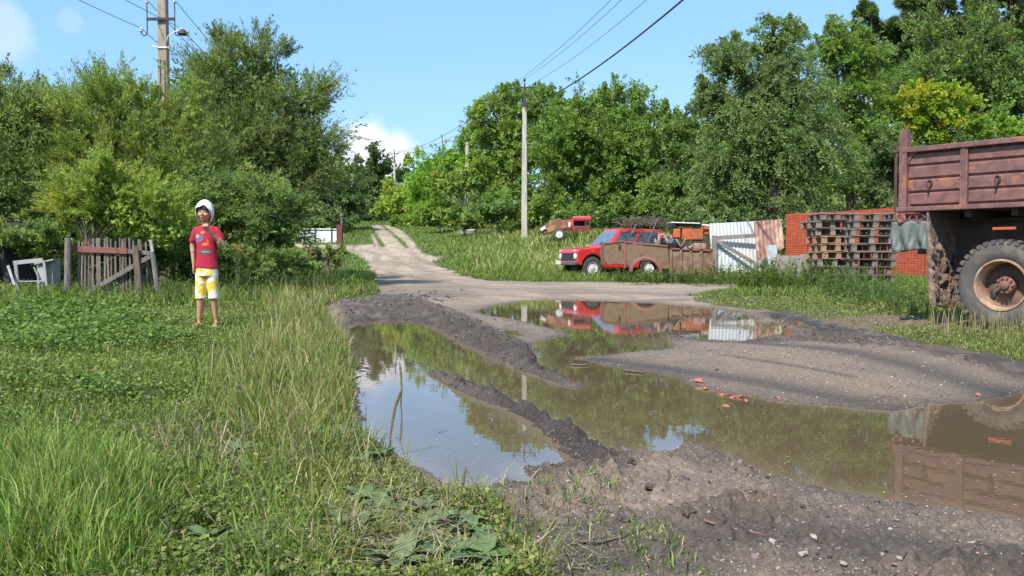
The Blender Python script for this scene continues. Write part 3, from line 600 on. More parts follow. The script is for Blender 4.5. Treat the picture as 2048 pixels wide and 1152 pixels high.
# ------------------------------------------------------------------ trees and bushes
BARK = paint('bark', (.16, .125, .095), (.08, .065, .05), scale=9, rough=.9, bump=.8, bscale=25, vec=(1, 1, .3))
PINEBARK = paint('pine_bark', (.36, .17, .08), (.15, .09, .06), scale=5, rough=.9, bump=.8, bscale=20, vec=(1, 1, .3))
def crown_arrays(blobs, n_leaf, ls, aspect, seed, cols, sj=.11, spray=.6, clump=.16, n_clump=None, up=.35, droop=.15, leaves_per=26, yellow=0, fill=.12, dirjit=.8, ysquash=None):
    """blobs: (centre, radii) ellipsoids in the tree's own space. Clumps of sprays sit over each ellipsoid's surface, leaves sit along each spray."""
    rg = np.random.default_rng(seed)
    B = np.array([list(c) + list(r) for c, r in blobs], float); area = np.array([(r[3] * r[4] + r[3] * r[5] + r[4] * r[5]) for r in B]); area /= area.sum()
    n_spray = max(8, int(n_leaf * (1 - fill) / leaves_per)); n_clump = n_clump or max(12, n_spray // 11)
    ci = rg.choice(len(B), n_clump, p=area); u = unit(rg.normal(size=(n_clump, 3))); u[:, 2] = np.where(u[:, 2] < -.5, -u[:, 2] * .6, u[:, 2]); u = unit(u)
    C = B[ci, :3] + u * B[ci, 3:] * rg.uniform(.62, .98, (n_clump, 1)); csz = B[ci, 3:].mean(1) * clump / .3 * rg.uniform(.6, 1.35, n_clump)
    ccol = rg.uniform(.82, 1.18, (n_clump, 1)) * rg.uniform(.93, 1.07, (n_clump, 3)); cyel = rg.random(n_clump) < yellow
    si = rg.integers(0, n_clump, n_spray); d0 = unit(rg.normal(size=(n_spray, 3)) * .75 + u[si] * .8)
    S0 = C[si] + unit(rg.normal(size=(n_spray, 3))) * (csz[si] * rg.uniform(0, .5, n_spray))[:, None]
    D = unit(u[si] * .55 + d0 * .8 + np.array([[0, 0, up]])); L = csz[si] * rg.uniform(.55, 1.25, n_spray) * spray / .6; L = np.minimum(L, 1.6 * np.median(L))
    t = rg.random((n_spray, leaves_per)) ** .85; side = unit(rg.normal(size=(n_spray, leaves_per, 3)))
    P = S0[:, None] + D[:, None] * (L[:, None] * t)[..., None]; P[..., 2] -= droop * L[:, None] * t ** 2 * 1.4
    P = P + side * (L[:, None] * sj * (1.1 - t))[..., None]
    LD = unit(D[:, None] * .9 + side * dirjit + np.array([0, 0, -.15])); c = (np.array(cols, float)[rg.integers(0, len(cols), n_spray)] * ccol[si])
    c = np.where(cyel[si][:, None], c * np.array([[1.55, 1.25, .8]]), c)
    c = np.repeat(c[:, None], leaves_per, 1) * rg.uniform(.78, 1.25, (n_spray, leaves_per, 1))
    P = P.reshape(-1, 3); LD = LD.reshape(-1, 3); c = c.reshape(-1, 3)
    nf = int(n_leaf * fill); fi = rg.choice(len(B), nf, p=area); uf = unit(rg.normal(size=(nf, 3)))
    PF = B[fi, :3] + uf * B[fi, 3:] * (rg.uniform(.15, .72, (nf, 1)))
    P = np.concatenate([P, PF]); LD = np.concatenate([LD, unit(rg.normal(size=(nf, 3)))]); c = np.concatenate([c, np.tile(np.array(cols, float).mean(0) * .95, (nf, 1)) * rg.uniform(.7, 1.1, (nf, 1))])
    n = len(P); sz = ls * rg.uniform(.7, 1.35, n); sz[-nf:] *= 1.5
    ou = np.concatenate([np.repeat(u[si][:, None], leaves_per, 1).reshape(-1, 3), uf]); c = np.minimum(c * np.array([[2.65, 2.65, 2.55]]), .5)
    Nn = unit(rg.normal(size=(n, 3)) * .75 + ou * .8 + np.array([[0, 0, .55]])); w = sz * aspect; w[-nf:] = sz[-nf:] * .7
    TV = leaf_quads(S0, unit(D + np.array([[0, 0, -droop * .7]])), unit(rg.normal(size=D.shape)), L * 1.02, np.maximum(ls * .10, L * .012), 0); TC = np.tile(np.array([[.15, .12, .085]]), (len(TV), 1)) * np.repeat(rg.uniform(.6, 1.3, (len(L), 1)), 4, 0)
    return np.concatenate([leaf_quads(P, LD, Nn, sz, w, .18), TV]), np.concatenate([np.repeat(c, 4, 0), TC]), C, S0, D, L
def tree(name, label, cat, base, blobs, n_leaf, ls, aspect, seed, cols, group=None, bark=None, trunk_r=None, part='crown', stems=1, **k):
    bx, by, bz = base; o = thing(name, label, cat, base, group=group)
    loc = [((c[0] - bx, c[1] - by, c[2] - bz), r) for c, r in blobs]
    V, c, C, S0, D, L = crown_arrays(loc, n_leaf, ls, aspect, seed, cols, **k)
    npmesh(part, V, 4, c, LEAF, o)
    rg = random.Random(seed); top = max(c_[2] + r[2] * .5 for c_, r in loc); H = top; tr = trunk_r or max(.05, H * .022)
    mb = MB()
    for sidx in range(stems):
        lean = Vector((rg.uniform(-1, 1), rg.uniform(-1, 1), 0)) * (.12 * H if stems > 1 else .05 * H); b0 = Vector((rg.uniform(-.2, .2), rg.uniform(-.2, .2), 0)) * (stems > 1) * H * .15
        pts = [b0 + lean * (i / 6) + Vector((math.sin(i * 1.7 + seed), math.cos(i * 2.1 + seed), 0)) * H * .012 + Vector((0, 0, H * i / 6 - .1 * (i == 0))) for i in range(7)]
        r0 = tr / math.sqrt(stems); mb.tube(pts, [r0 * (1.25 - .17 * i) for i in range(7)], 8)
        sel = rg.sample(range(len(C)), min(len(C), 16 if stems == 1 else 7))
        for q in sel:
            e = Vector(C[q]); f = min(.8, max(.15, (e.z * .55) / H)); s0 = pts[0].lerp(pts[-1], f); mid = s0.lerp(e, .5) + Vector((0, 0, .06 * H))
            mb.tube([s0, mid, e], [r0 * .5, r0 * .3, r0 * .08], 5, cap=False)
    mb.build('trunk' if stems == 1 else 'stems', bark or BARK, o, smooth='all'); return o
def px_blobs(d, lst, depth=.8):
    """[(u, v, ru, rv[, dd])] in picture units at distance d -> ellipsoids in metres"""
    out = []
    for q in lst:
        dd = d + (q[4] if len(q) > 4 else 0); c = at(q[0], q[1], dd); rx = q[2] / F * dd; rz = q[3] / F * dd; out.append(((c.x, c.y, c.z), (rx, max(rx, rz) * depth, rz)))
    return out
def base_at(u, d): x = (u - 1024) / F * d; return (x, d, gz0(x, d))
OLIVE = [(.095, .135, .034), (.115, .16, .04), (.08, .115, .032), (.14, .18, .05)]
WILLOW = [(.068, .10, .036), (.085, .12, .042), (.055, .085, .032), (.105, .14, .05)]
MAPLE = [(.076, .122, .030), (.095, .145, .034), (.062, .102, .027)]
ELM = [(.078, .112, .044), (.096, .134, .052), (.064, .094, .038)]
LIME = [(.135, .20, .034), (.165, .235, .04), (.11, .17, .032)]
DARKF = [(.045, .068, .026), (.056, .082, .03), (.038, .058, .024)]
PINEC = [(.042, .064, .026), (.055, .080, .030), (.070, .095, .036)]
# left thicket
tree('willow_bush', 'dark green willow bush at the far left edge over the dark shed', 'bush', base_at(-40, 20.5), px_blobs(20.5, [(-60, 330, 190, 150), (20, 250, 80, 90), (60, 380, 90, 80), (110, 400, 60, 50), (0, 430, 150, 60), (40, 470, 60, 25, -2.6), (100, 470, 30, 25, -2.6), (-20, 480, 50, 40, -2.6)]), 52000, .085, .34, 1, WILLOW + OLIVE[:1], 'bushes of the left thicket', stems=3, up=.6, spray=.75)
tree('willow_bush', 'broad olive green willow bush behind the wooden gate and round the concrete pole', 'bush', base_at(240, 21), px_blobs(21, [(160, 290, 90, 110), (240, 280, 115, 105), (230, 400, 150, 110), (330, 345, 110, 95), (230, 205, 40, 60), (290, 225, 30, 60), (385, 240, 30, 60), (360, 420, 120, 110), (90, 340, 60, 90)]), 115000, .075, .26, 2, OLIVE, 'bushes of the left thicket', stems=4, up=1.0, spray=1.15, clump=.12, sj=.045, dirjit=.6, leaves_per=34, yellow=.015)
tree('willow_tree', 'tall dark willow with long feathery twigs reaching out over the road on the left', 'tree', base_at(520, 24), px_blobs(24, [(470, 190, 90, 90), (440, 130, 45, 55), (525, 150, 60, 75), (580, 250, 85, 85), (540, 350, 120, 110), (470, 350, 110, 110), (620, 210, 40, 50), (635, 320, 40, 60), (550, 430, 50, 60)]), 90000, .085, .26, 3, WILLOW, 'bushes of the left thicket', stems=4, up=.65, spray=1.35, clump=.115, droop=.12, sj=.045, dirjit=.6, leaves_per=34)
tree('willow_bush', 'light green willow bush right behind the picket gate', 'bush', base_at(190, 17.2), px_blobs(17.2, [(190, 410, 75, 65), (260, 430, 85, 60), (140, 430, 50, 50), (330, 460, 60, 55), (215, 370, 40, 50)], .6), 30000, .07, .28, 4, [(.125, .17, .036), (.15, .20, .042), (.10, .14, .034)], 'bushes of the left thicket', stems=4, up=.9, spray=1.1, yellow=.02, sj=.05, dirjit=.6)
tree('willow_bush', 'shaded low willow bush beside the child with dark hollows', 'bush', base_at(500, 19.5), px_blobs(19.5, [(420, 440, 80, 70), (520, 440, 90, 80), (545, 440, 50, 55), (470, 500, 60, 40), (535, 505, 50, 35)]), 36000, .085, .32, 5, WILLOW + OLIVE[:1], 'bushes of the left thicket', stems=4, up=.45, spray=.75)
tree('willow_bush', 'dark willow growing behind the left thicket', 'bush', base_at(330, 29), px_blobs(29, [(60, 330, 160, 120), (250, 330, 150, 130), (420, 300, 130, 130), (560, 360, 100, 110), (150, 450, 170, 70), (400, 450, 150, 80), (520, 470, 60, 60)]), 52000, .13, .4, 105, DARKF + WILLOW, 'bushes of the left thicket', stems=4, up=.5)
tree('willow_bush', 'low leafy willow skirt behind the picket gate', 'bush', base_at(240, 18.6), px_blobs(18.6, [(170, 520, 90, 60), (280, 520, 90, 60), (370, 520, 70, 55), (60, 500, 40, 30)], .5), 26000, .08, .34, 106, OLIVE + DARKF, 'bushes of the left thicket', stems=4, up=.6)
tree('shrub', 'small loose shrub with brownish leaves at the left edge of the road', 'shrub', base_at(655, 22), px_blobs(22, [(648, 516, 30, 20), (668, 505, 16, 16), (630, 525, 22, 15)]), 900, .085, .6, 6, [(.10, .11, .06), (.14, .10, .07), (.08, .12, .03)], stems=3, fill=0, up=.5)
tree('willow_bush', 'lowest shaded foliage of the thicket touching the grass left of the road', 'bush', base_at(555, 18.8), px_blobs(18.8, [(470, 535, 60, 32), (550, 540, 70, 34), (610, 535, 35, 28), (400, 540, 50, 26)], .6), 22000, .075, .34, 107, WILLOW + OLIVE[:1], 'bushes of the left thicket', stems=3, up=.5)
# centre, both sides of the far road
tree('forest_tree', 'rounded dark tree behind the white gate beyond the left thicket', 'tree', base_at(640, 75), px_blobs(75, [(640, 370, 60, 60), (690, 390, 50, 60), (600, 400, 60, 60), (660, 430, 60, 30)]), 15000, .3, .5, 7, DARKF + WILLOW[:1], 'trees beyond the far end of the road')
tree('forest_tree', 'pointed dark tree under the cloud at the far end of the road', 'tree', base_at(745, 150), px_blobs(150, [(748, 335, 22, 40), (735, 370, 40, 40), (760, 390, 40, 35)]), 7000, .55, .5, 8, DARKF, 'trees beyond the far end of the road')
tree('forest_tree', 'low dark tree left of the farthest pole', 'tree', base_at(700, 140), px_blobs(140, [(705, 350, 40, 35), (680, 340, 30, 25), (700, 390, 50, 35), (720, 410, 40, 30)]), 8000, .5, .5, 9, DARKF + WILLOW[:1], 'trees beyond the far end of the road')
tree('forest_tree', 'small dark tree right of the farthest pole', 'tree', base_at(805, 160), px_blobs(160, [(805, 350, 32, 28), (840, 350, 30, 35), (780, 390, 35, 30), (770, 420, 40, 25)]), 7000, .55, .5, 10, DARKF, 'trees beyond the far end of the road')
tree('forest_tree', 'dark round bush in the hollow where the ruts disappear', 'tree', base_at(750, 115), px_blobs(115, [(750, 395, 34, 30), (725, 420, 30, 26), (700, 425, 20, 20)]), 5500, .4, .55, 11, DARKF + WILLOW[:1], 'trees beyond the far end of the road')
tree('bright_bush', 'yellow green bush at the foot of the farthest pole', 'bush', base_at(790, 96), px_blobs(96, [(785, 405, 42, 30), (820, 390, 45, 40), (750, 420, 28, 18), (840, 425, 40, 22)]), 11000, .28, .55, 12, LIME, 'bushes along the right side of the road')
tree('maple_tree', 'bright green spreading tree over the right bank of the far road', 'tree', base_at(890, 80), px_blobs(80, [(870, 350, 55, 45), (920, 320, 45, 45), (960, 370, 60, 50), (880, 400, 60, 40), (1000, 400, 50, 40), (940, 280, 25, 25)]), 40000, .20, .55, 13, [(.10, .185, .028), (.12, .21, .03), (.08, .15, .025)], 'broadleaved trees on the right slope')
tree('maple_tree', 'tall tree with a pale flat top just left of the near concrete pole', 'tree', base_at(1010, 74), px_blobs(74, [(1010, 210, 45, 35), (985, 260, 40, 50), (1060, 215, 50, 35), (1110, 215, 45, 35), (1030, 300, 70, 70), (1090, 290, 60, 60), (1010, 370, 50, 50)]), 52000, .20, .55, 14, MAPLE + LIME[:1], 'broadleaved trees on the right slope')
tree('maple_tree', 'big round green tree with the highest crown right of the near concrete pole', 'tree', base_at(1210, 60), px_blobs(60, [(1205, 215, 60, 58), (1270, 240, 60, 50), (1150, 265, 65, 55), (1210, 320, 95, 80), (1310, 290, 60, 55), (1130, 340, 60, 70), (1290, 360, 80, 60), (1180, 400, 80, 45), (1330, 235, 25, 25)]), 95000, .17, .55, 15, MAPLE, 'broadleaved trees on the right slope')
tree('maple_tree', 'lower round tree between the big round tree and the grey elm', 'tree', base_at(1350, 55), px_blobs(55, [(1350, 285, 45, 50), (1370, 350, 50, 55), (1330, 400, 50, 40), (1380, 400, 40, 40)]), 26000, .16, .5, 16, MAPLE + ELM[:1], 'broadleaved trees on the right slope')
# big elm on the right
tree('elm_tree', 'big grey green elm with ragged drooping branches over the junk and the pallets', 'tree', base_at(1540, 42), px_blobs(42, [(1455, 130, 60, 55), (1545, 90, 55, 50), (1410, 200, 35, 45), (1480, 230, 75, 75), (1580, 190, 75, 85), (1540, 310, 95, 85), (1450, 340, 70, 75), (1620, 310, 70, 90), (1410, 400, 45, 40), (1500, 410, 60, 35), (1600, 410, 60, 30), (1590, 50, 14, 28)]), 125000, .125, .42, 17, ELM, trunk_r=.28, droop=.5, up=.25, spray=.8, clump=.12)
tree('elm_tree', 'olive green elm behind the big grey elm, under the pine', 'tree', base_at(1700, 50), px_blobs(50, [(1665, 95, 45, 55), (1720, 130, 55, 55), (1700, 220, 65, 80), (1745, 300, 45, 70), (1700, 350, 70, 60), (1760, 380, 35, 50)]), 60000, .15, .42, 18, [(.075, .12, .028), (.09, .14, .032), (.06, .10, .025)], trunk_r=.25, droop=.4, up=.3)
def pine(label, u, d, blobs, n, seed, **k):
    return tree('pine_tree', label, 'pine', base_at(u, d), px_blobs(d, blobs, .9), n, .0062 * d, .16, seed, PINEC, 'pines on the hill', bark=PINEBARK, trunk_r=.22, clump=.10, spray=.45, leaves_per=34, up=.5, droop=0, fill=.05, dirjit=1.1, **k)
pine('pine with an open flat top standing alone against the sky', 1730, 85, [(1735, 28, 24, 16), (1712, 50, 20, 12), (1765, 60, 26, 14), (1790, 75, 20, 12), (1730, 80, 30, 14), (1760, 110, 30, 16), (1700, 90, 20, 12)], 9000, 20)
pine('tall dense pine whose top leaves the picture at the right', 1860, 84, [(1850, 10, 50, 45), (1900, -30, 70, 50), (1820, 60, 34, 30), (1870, 90, 60, 40), (1940, 60, 60, 50), (1840, 140, 50, 30)], 34000, 21)
pine('pine at the right edge of the photo behind the yellow tree', 2000, 88, [(2000, -20, 70, 60), (2040, 60, 60, 50), (1980, 110, 70, 40), (2060, 140, 70, 50)], 30000, 22)
pine('dark pine between the lone pine and the dense pine', 1800, 92, [(1800, 110, 40, 40), (1770, 160, 50, 40), (1830, 190, 60, 40)], 16000, 23)
tree('forest_tree', 'dark broadleaved tree on the hill between the pines and the yellow tree', 'tree', base_at(1880, 74), px_blobs(74, [(1880, 175, 80, 50), (1960, 180, 70, 55), (1820, 210, 60, 50), (2040, 190, 60, 60), (1980, 240, 60, 40), (2100, 220, 60, 60)]), 48000, .2, .5, 24, MAPLE + DARKF, 'broadleaved trees on the right slope')
tree('locust_tree', 'yellow green locust tree above the truck body', 'tree', base_at(1850, 52), px_blobs(52, [(1840, 215, 50, 42), (1895, 225, 50, 45), (1780, 215, 30, 28), (1860, 270, 60, 35), (1930, 270, 45, 35), (1800, 280, 40, 40)]), 34000, .16, .5, 25, [(.125, .185, .026), (.11, .165, .024), (.155, .20, .028)], trunk_r=.15, yellow=.3, clump=.13)
tree('locust_tree', 'low light green locust bush above the truck side at the right edge', 'tree', base_at(2010, 50), px_blobs(50, [(1990, 265, 45, 28), (2050, 270, 50, 30), (2110, 270, 50, 34)]), 11000, .2, .5, 26, [(.105, .165, .026), (.09, .15, .026)], trunk_r=.12)
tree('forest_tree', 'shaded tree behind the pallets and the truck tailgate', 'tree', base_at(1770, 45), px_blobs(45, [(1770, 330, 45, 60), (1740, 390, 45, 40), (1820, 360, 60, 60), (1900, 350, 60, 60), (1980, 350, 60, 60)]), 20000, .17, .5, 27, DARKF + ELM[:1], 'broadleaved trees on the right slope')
# shrubs along the foot of the slope
for i, (u, d, ru, rv, v, cc, lab) in enumerate([(1000, 62, 60, 24, 418, ELM + MAPLE, 'low shrubs left of the near concrete pole'), (1110, 58, 50, 22, 425, MAPLE + LIME[:1], 'low shrub right of the near concrete pole behind the wreck'), (1265, 50, 40, 24, 415, MAPLE, 'leafy shrub at the foot of the big round tree above the red car'),
        (1400, 40, 40, 18, 425, ELM, 'shrub hanging over the orange machine'), (880, 68, 45, 20, 430, MAPLE + LIME[:1], 'low shrub on the right bank above the ruts'), (930, 60, 35, 12, 440, ELM + OLIVE, 'greyish shrub behind the white bathtub')]):
    tree('shrub', lab, 'shrub', base_at(u, d), px_blobs(d, [(u, v, ru, rv), (u - ru * .6, v + 8, ru * .6, rv * .7), (u + ru * .6, v + 6, ru * .6, rv * .8)]), 7000, .0034 * d, .5, 40 + i, cc, 'shrubs at the foot of the slope', stems=3)
for i, (u, v, d, ru, rv, cc, lab) in enumerate([(1420, 452, 39, 50, 22, ELM, 'low grey green bush under the left side of the big elm'), (1500, 452, 40, 60, 26, ELM + DARKF, 'low bush round the trunk of the big elm'), (1610, 450, 40, 70, 26, ELM + DARKF, 'low bush under the right side of the big elm behind the bricks'), (1720, 448, 40, 60, 26, DARKF + ELM, 'dark low bush behind the right end of the pallets'),
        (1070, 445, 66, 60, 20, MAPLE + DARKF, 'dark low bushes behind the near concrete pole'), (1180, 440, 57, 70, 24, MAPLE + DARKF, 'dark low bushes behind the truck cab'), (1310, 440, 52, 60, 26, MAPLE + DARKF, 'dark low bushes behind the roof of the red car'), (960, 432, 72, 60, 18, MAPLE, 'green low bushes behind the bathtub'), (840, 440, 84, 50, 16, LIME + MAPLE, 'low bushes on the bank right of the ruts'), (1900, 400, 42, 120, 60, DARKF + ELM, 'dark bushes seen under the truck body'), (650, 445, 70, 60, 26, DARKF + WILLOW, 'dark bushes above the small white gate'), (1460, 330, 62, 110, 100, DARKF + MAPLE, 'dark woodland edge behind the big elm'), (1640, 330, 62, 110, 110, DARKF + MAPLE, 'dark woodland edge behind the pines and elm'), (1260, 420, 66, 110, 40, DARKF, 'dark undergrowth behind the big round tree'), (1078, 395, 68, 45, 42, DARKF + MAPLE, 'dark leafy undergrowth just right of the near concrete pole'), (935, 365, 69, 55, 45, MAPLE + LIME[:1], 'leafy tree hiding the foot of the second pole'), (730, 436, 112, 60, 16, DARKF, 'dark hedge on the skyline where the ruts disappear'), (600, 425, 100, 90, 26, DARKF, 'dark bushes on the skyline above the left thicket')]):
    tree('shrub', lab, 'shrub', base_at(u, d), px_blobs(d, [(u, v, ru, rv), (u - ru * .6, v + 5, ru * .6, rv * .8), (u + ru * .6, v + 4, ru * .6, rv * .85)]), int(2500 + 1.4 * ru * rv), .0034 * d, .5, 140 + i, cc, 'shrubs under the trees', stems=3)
# off to the sides, seen in other views and in shadow: woods continue round the hill
for i, (x, y, s) in enumerate([(-34, 60, 1.1), (-27, 84, 1.2), (38, 75, 1.2), (52, 66, 1.2), (62, 92, 1.4), (-48, 48, 1.0), (30, 110, 1.3), (8, 105, 1.2), (-4, 125, 1.1), (16, 130, 1.3)]):
    if i == 0:
        b = (x, y, gz0(x, y)); proto = tree('woodland_tree', 'dark woodland tree at the left beyond the willow thicket', 'tree', b, [((x, y, b[2] + 7), (3.6, 3.6, 3)), ((x + 1.5, y, b[2] + 4.5), (3.6, 3.4, 2.8)), ((x - 2, y, b[2] + 4.6), (3, 3, 2.6))], 20000, .22, .5, 60, MAPLE + DARKF, 'trees of the background wood')
    else:
        c = copy_tree(proto); c['label'] = ['', 'woodland tree at the skyline behind the left willows', 'woodland tree right of the big elm on the hill', 'woodland tree above the truck on the hill', 'woodland tree highest up the hill behind the pines', 'woodland tree at the far left behind the willow bush', 'woodland tree behind the elm on the hilltop', 'woodland tree behind the tallest round tree', 'woodland tree behind the pale topped tree', 'woodland tree on the crest between round tree and elm'][i]; c.location = (x, y, gz0(x, y)); c.rotation_euler.z = i * 1.3; c.scale = (s, s, s * 1.05)
# weeds in front of the pallets, the gate and along the fences
def weed(label, u, d, h, w, n, cols, seed, name='weed_clump', cat='weeds', leaf=.05, aspect=.3, group='weed clumps round the junk'):
    x, y, z = base_at(u, d); o = thing(name, label, cat, (x, y, z), group=group); rg = np.random.default_rng(seed)
    ns = max(6, n // 30); bx = np.clip(rg.normal(size=(ns, 2)), -1.3, 1.3) * w * .45; hh = h * rg.uniform(.55, 1.1, ns); ln = rg.normal(size=(ns, 2)) * .18
    si = rg.integers(0, ns, n); t = rg.uniform(.08, 1, n); P = np.stack([bx[si, 0] + ln[si, 0] * t * hh[si], bx[si, 1] + ln[si, 1] * t * hh[si], hh[si] * t], 1)
    D = unit(np.concatenate([rg.normal(size=(n, 2)), rg.uniform(-.1, .9, (n, 1))], 1)); sz = leaf * (1.25 - .6 * t) * rg.uniform(.6, 1.3, n)
    c = np.array(cols, float)[rg.integers(0, len(cols), n)] * rg.uniform(.7, 1.3, (n, 1))
    npmesh('leaves', leaf_quads(P, D, np.tile([[0, 0, 1.]], (n, 1)), sz, sz * aspect, .15), 4, np.repeat(c, 4, 0), GRASSM, o)
    mb = MB()
    for i in range(min(ns, 40)): mb.tube([(bx[i, 0], bx[i, 1], 0), (bx[i, 0] + ln[i, 0] * hh[i], bx[i, 1] + ln[i, 1] * hh[i], hh[i])], [.006, .002], 4)
    mb.build('stalks', paint('stalk', (.10, .14, .04), (.14, .13, .05), rough=.8, bump=0), o)['kind'] = 'stuff'
WD = [(.10, .18, .035), (.12, .20, .05), (.08, .15, .03)]
for i, q in enumerate([('bright green nettle clump in front of the concrete slab', 1560, 20, .75, 1.5, 5200, LIME, .09, .5), ('low green weeds under the white corrugated gate', 1480, 25, .6, 2.4, 4800, MAPLE + LIME, .09, .4),
        ('tall grey green weed in front of the pallet stacks', 1720, 16.5, .62, .9, 3600, WD, .075, .25), ('grey green weeds in front of the grey slab', 1655, 18.5, .65, 1.2, 3600, WD, .075, .25),
        ('green weeds at the corner of the brick stack beside the mud flap', 1800, 14.5, .45, 1.3, 3400, WD, .07, .25), ('weeds under the rusty jeep body', 1330, 26.6, .42, 2.2, 2600, LIME + MAPLE, .1, .5), ('weeds growing out of the rusty jeep body', 1370, 30.4, 1.5, 1.3, 1500, LIME, .12, .4),
        ('weeds along the foot of the old picket gate', 225, 15.0, .30, 1.6, 2200, OLIVE + LIME[:1], .06, .4), ('weeds at the left side under the white frame', 60, 15.2, .3, 1.2, 1800, OLIVE + LIME, .06, .4), ('tall light green weed between the gate and the child', 335, 13.2, .42, .5, 900, OLIVE + LIME, .06, .4),
        ('shaded green weeds behind the child', 500, 17, .6, 2.4, 4200, MAPLE, .08, .35), ('green weed mound left of the road', 590, 18.5, .5, 1.2, 3000, MAPLE + OLIVE, .08, .3), ('weeds behind the mud flap under the truck body', 1835, 12.2, .3, .7, 1100, WD, .06, .25)]):
    weed(q[0], q[1], q[2], q[3], q[4], q[5], q[6], 80 + i, leaf=q[7], aspect=q[8])
# ------------------------------------------------------------------ poles and wires
CONC = paint('concrete', (.46, .43, .37), (.30, .28, .24), scale=3, rough=.85, bump=.3, vec=(4, 4, .6))
CONCB = paint('concrete_brown', (.36, .29, .22), (.22, .18, .14), scale=4, rough=.85, bump=.3, vec=(4, 4, .5))
IRON = paint('dark_iron', (.045, .043, .045), (.07, .05, .04), rough=.6, metal=.4)
PORC = paint('porcelain', (.75, .76, .78), (.6, .6, .62), rough=.25, bump=0)
DPORC = paint('brown_porcelain', (.05, .035, .03), (.08, .05, .04), rough=.25, bump=0)
WIREM = paint('wire_metal', (.16, .17, .18), (.10, .10, .11), rough=.5, bump=0)
RUBBERC = paint('black_cable', (.02, .02, .022), (.03, .03, .03), rough=.6, bump=0)
def insul(c, r, h, mat, par):
    m = MB(); m.lathe([(0, 0), (r * .45, 0), (r, h * .2), (r * .5, h * .45), (r * .85, h * .6), (r * .4, h * .9), (0, h)], c, 'z', 12); return m.build('insulator', mat, par, smooth=True)
def pole_b(label, u, d, ztop, rz, r=1.0, vis=True):
    x, y, z = base_at(u, d) if u is not None else (d[0], d[1], gz0(*d)); o = thing('utility_pole', label, 'utility pole', (x, y, z), rz, 'concrete poles of the power line up the road')
    H = ztop - z; mb = MB(); cz = H - 1.72 * r
    def ring(w, h): return [(-w, -h), (w, -h), (w, h), (-w, h)]
    vs = []; 
    for zz, w in ((-.5, .19), (cz, .13)): vs += [(a * w, b * w, zz) for a, b in ((-1, -.75), (1, -.75), (1, .75), (-1, .75))]
    mb.add(vs, [(0, 1, 5, 4), (1, 2, 6, 5), (2, 3, 7, 6), (3, 0, 4, 7), (4, 5, 6, 7), (3, 2, 1, 0)]); mb.build('shaft', CONC, o, bevel=.015)
    e = MB(); e.box((0, 0, cz + .72 * r), (.09, .09, 1.5 * r)); e.box((0, 0, cz + .05), (.32, .26, .09)); e.bar((-.14, 0, cz + .1), (-.02, 0, cz + .6 * r), .05, .05); e.bar((.14, 0, cz + .1), (.02, 0, cz + .6 * r), .05, .05); e.build('top_bracket', IRON, o)
    a = MB(); a.box((0, 0, H - .52 * r), (1.36 * r, .08, .09)); a.bar((-.5 * r, 0, H - .54 * r), (0, 0, H - 1.05 * r), .04, .04); a.bar((.5 * r, 0, H - .54 * r), (0, 0, H - 1.05 * r), .04, .04); a.build('crossarm', IRON, o)
    tips = []
    for dx, zz in ((-.66 * r, H - .5 * r), (0, H - .26 * r), (.66 * r, H - .5 * r)):
        p = MB(); p.tube([(dx, 0, zz), (dx, 0, zz + .12 * r)], .02, 6); p.build('pin', IRON, o); insul((dx, 0, zz + .1 * r), .09 * r, .22 * r, DPORC, o)
        tips.append(Vector((x, y, z)) + Matrix.Rotation(rz, 3, 'Z') @ Vector((dx, 0, zz + .28 * r)))
    return o, tips, Vector((x, y, z + cz - .1))
zB = at(1047, 158, 55).z
PB, TB, LB = pole_b('near tall pale concrete pole with three dark insulators in the long grass behind the wreck', 1049, 55, zB, R(-8))
PC_, TC, LC = pole_b('second concrete pole, its top just above the trees left of the near pole', 935, 77, at(935, 244, 77).z, R(-14))
PD, TD, LD_ = pole_b('farthest tall concrete pole standing above the ruts', 790, 122, at(790, 300, 122).z, R(-16))
PO, TO, LO = pole_b('concrete pole of the line behind the viewer, carrying the wires over the puddle', None, (10.1, -9), 11.2, R(-12))
def wire(name, label, pts, r, mat, group):
    m = MB(); m.tube(pts, r, 5); o = m.build(name, mat, None, smooth='all'); return tag(o, label, 'wire', group)
def catenary(a, b, sag, n=22):
    a = Vector(a); b = Vector(b); return [a.lerp(b, i / n) + Vector((0, 0, -4 * sag * (i / n) * (1 - i / n))) for i in range(n + 1)]
for i, nm in enumerate(('left', 'middle', 'right')):
    wire('power_wire', 'thin wire from the near pale pole to the top of the photo, %s of three' % nm, catenary(TB[i], TO[i], 1.5), .011, WIREM, 'thin wires overhead on the right')
    wire('power_wire', 'thin wire between the near pale pole and the second pole, the %s of three' % nm, catenary(TC[i], TB[i], .7), .012, WIREM, 'thin wires between the poles of the road')
    wire('power_wire', 'thin wire between the second pole and the farthest pole, the %s of three' % nm, catenary(TD[i], TC[i], .7), .016, WIREM, 'thin wires between the poles of the road')
wire('power_cable', 'thick black cable sweeping down from the top of the sky to the near pale pole', catenary(LB, LO + Vector((.9, 0, 2.1)), 2.0), .032, RUBBERC, None)
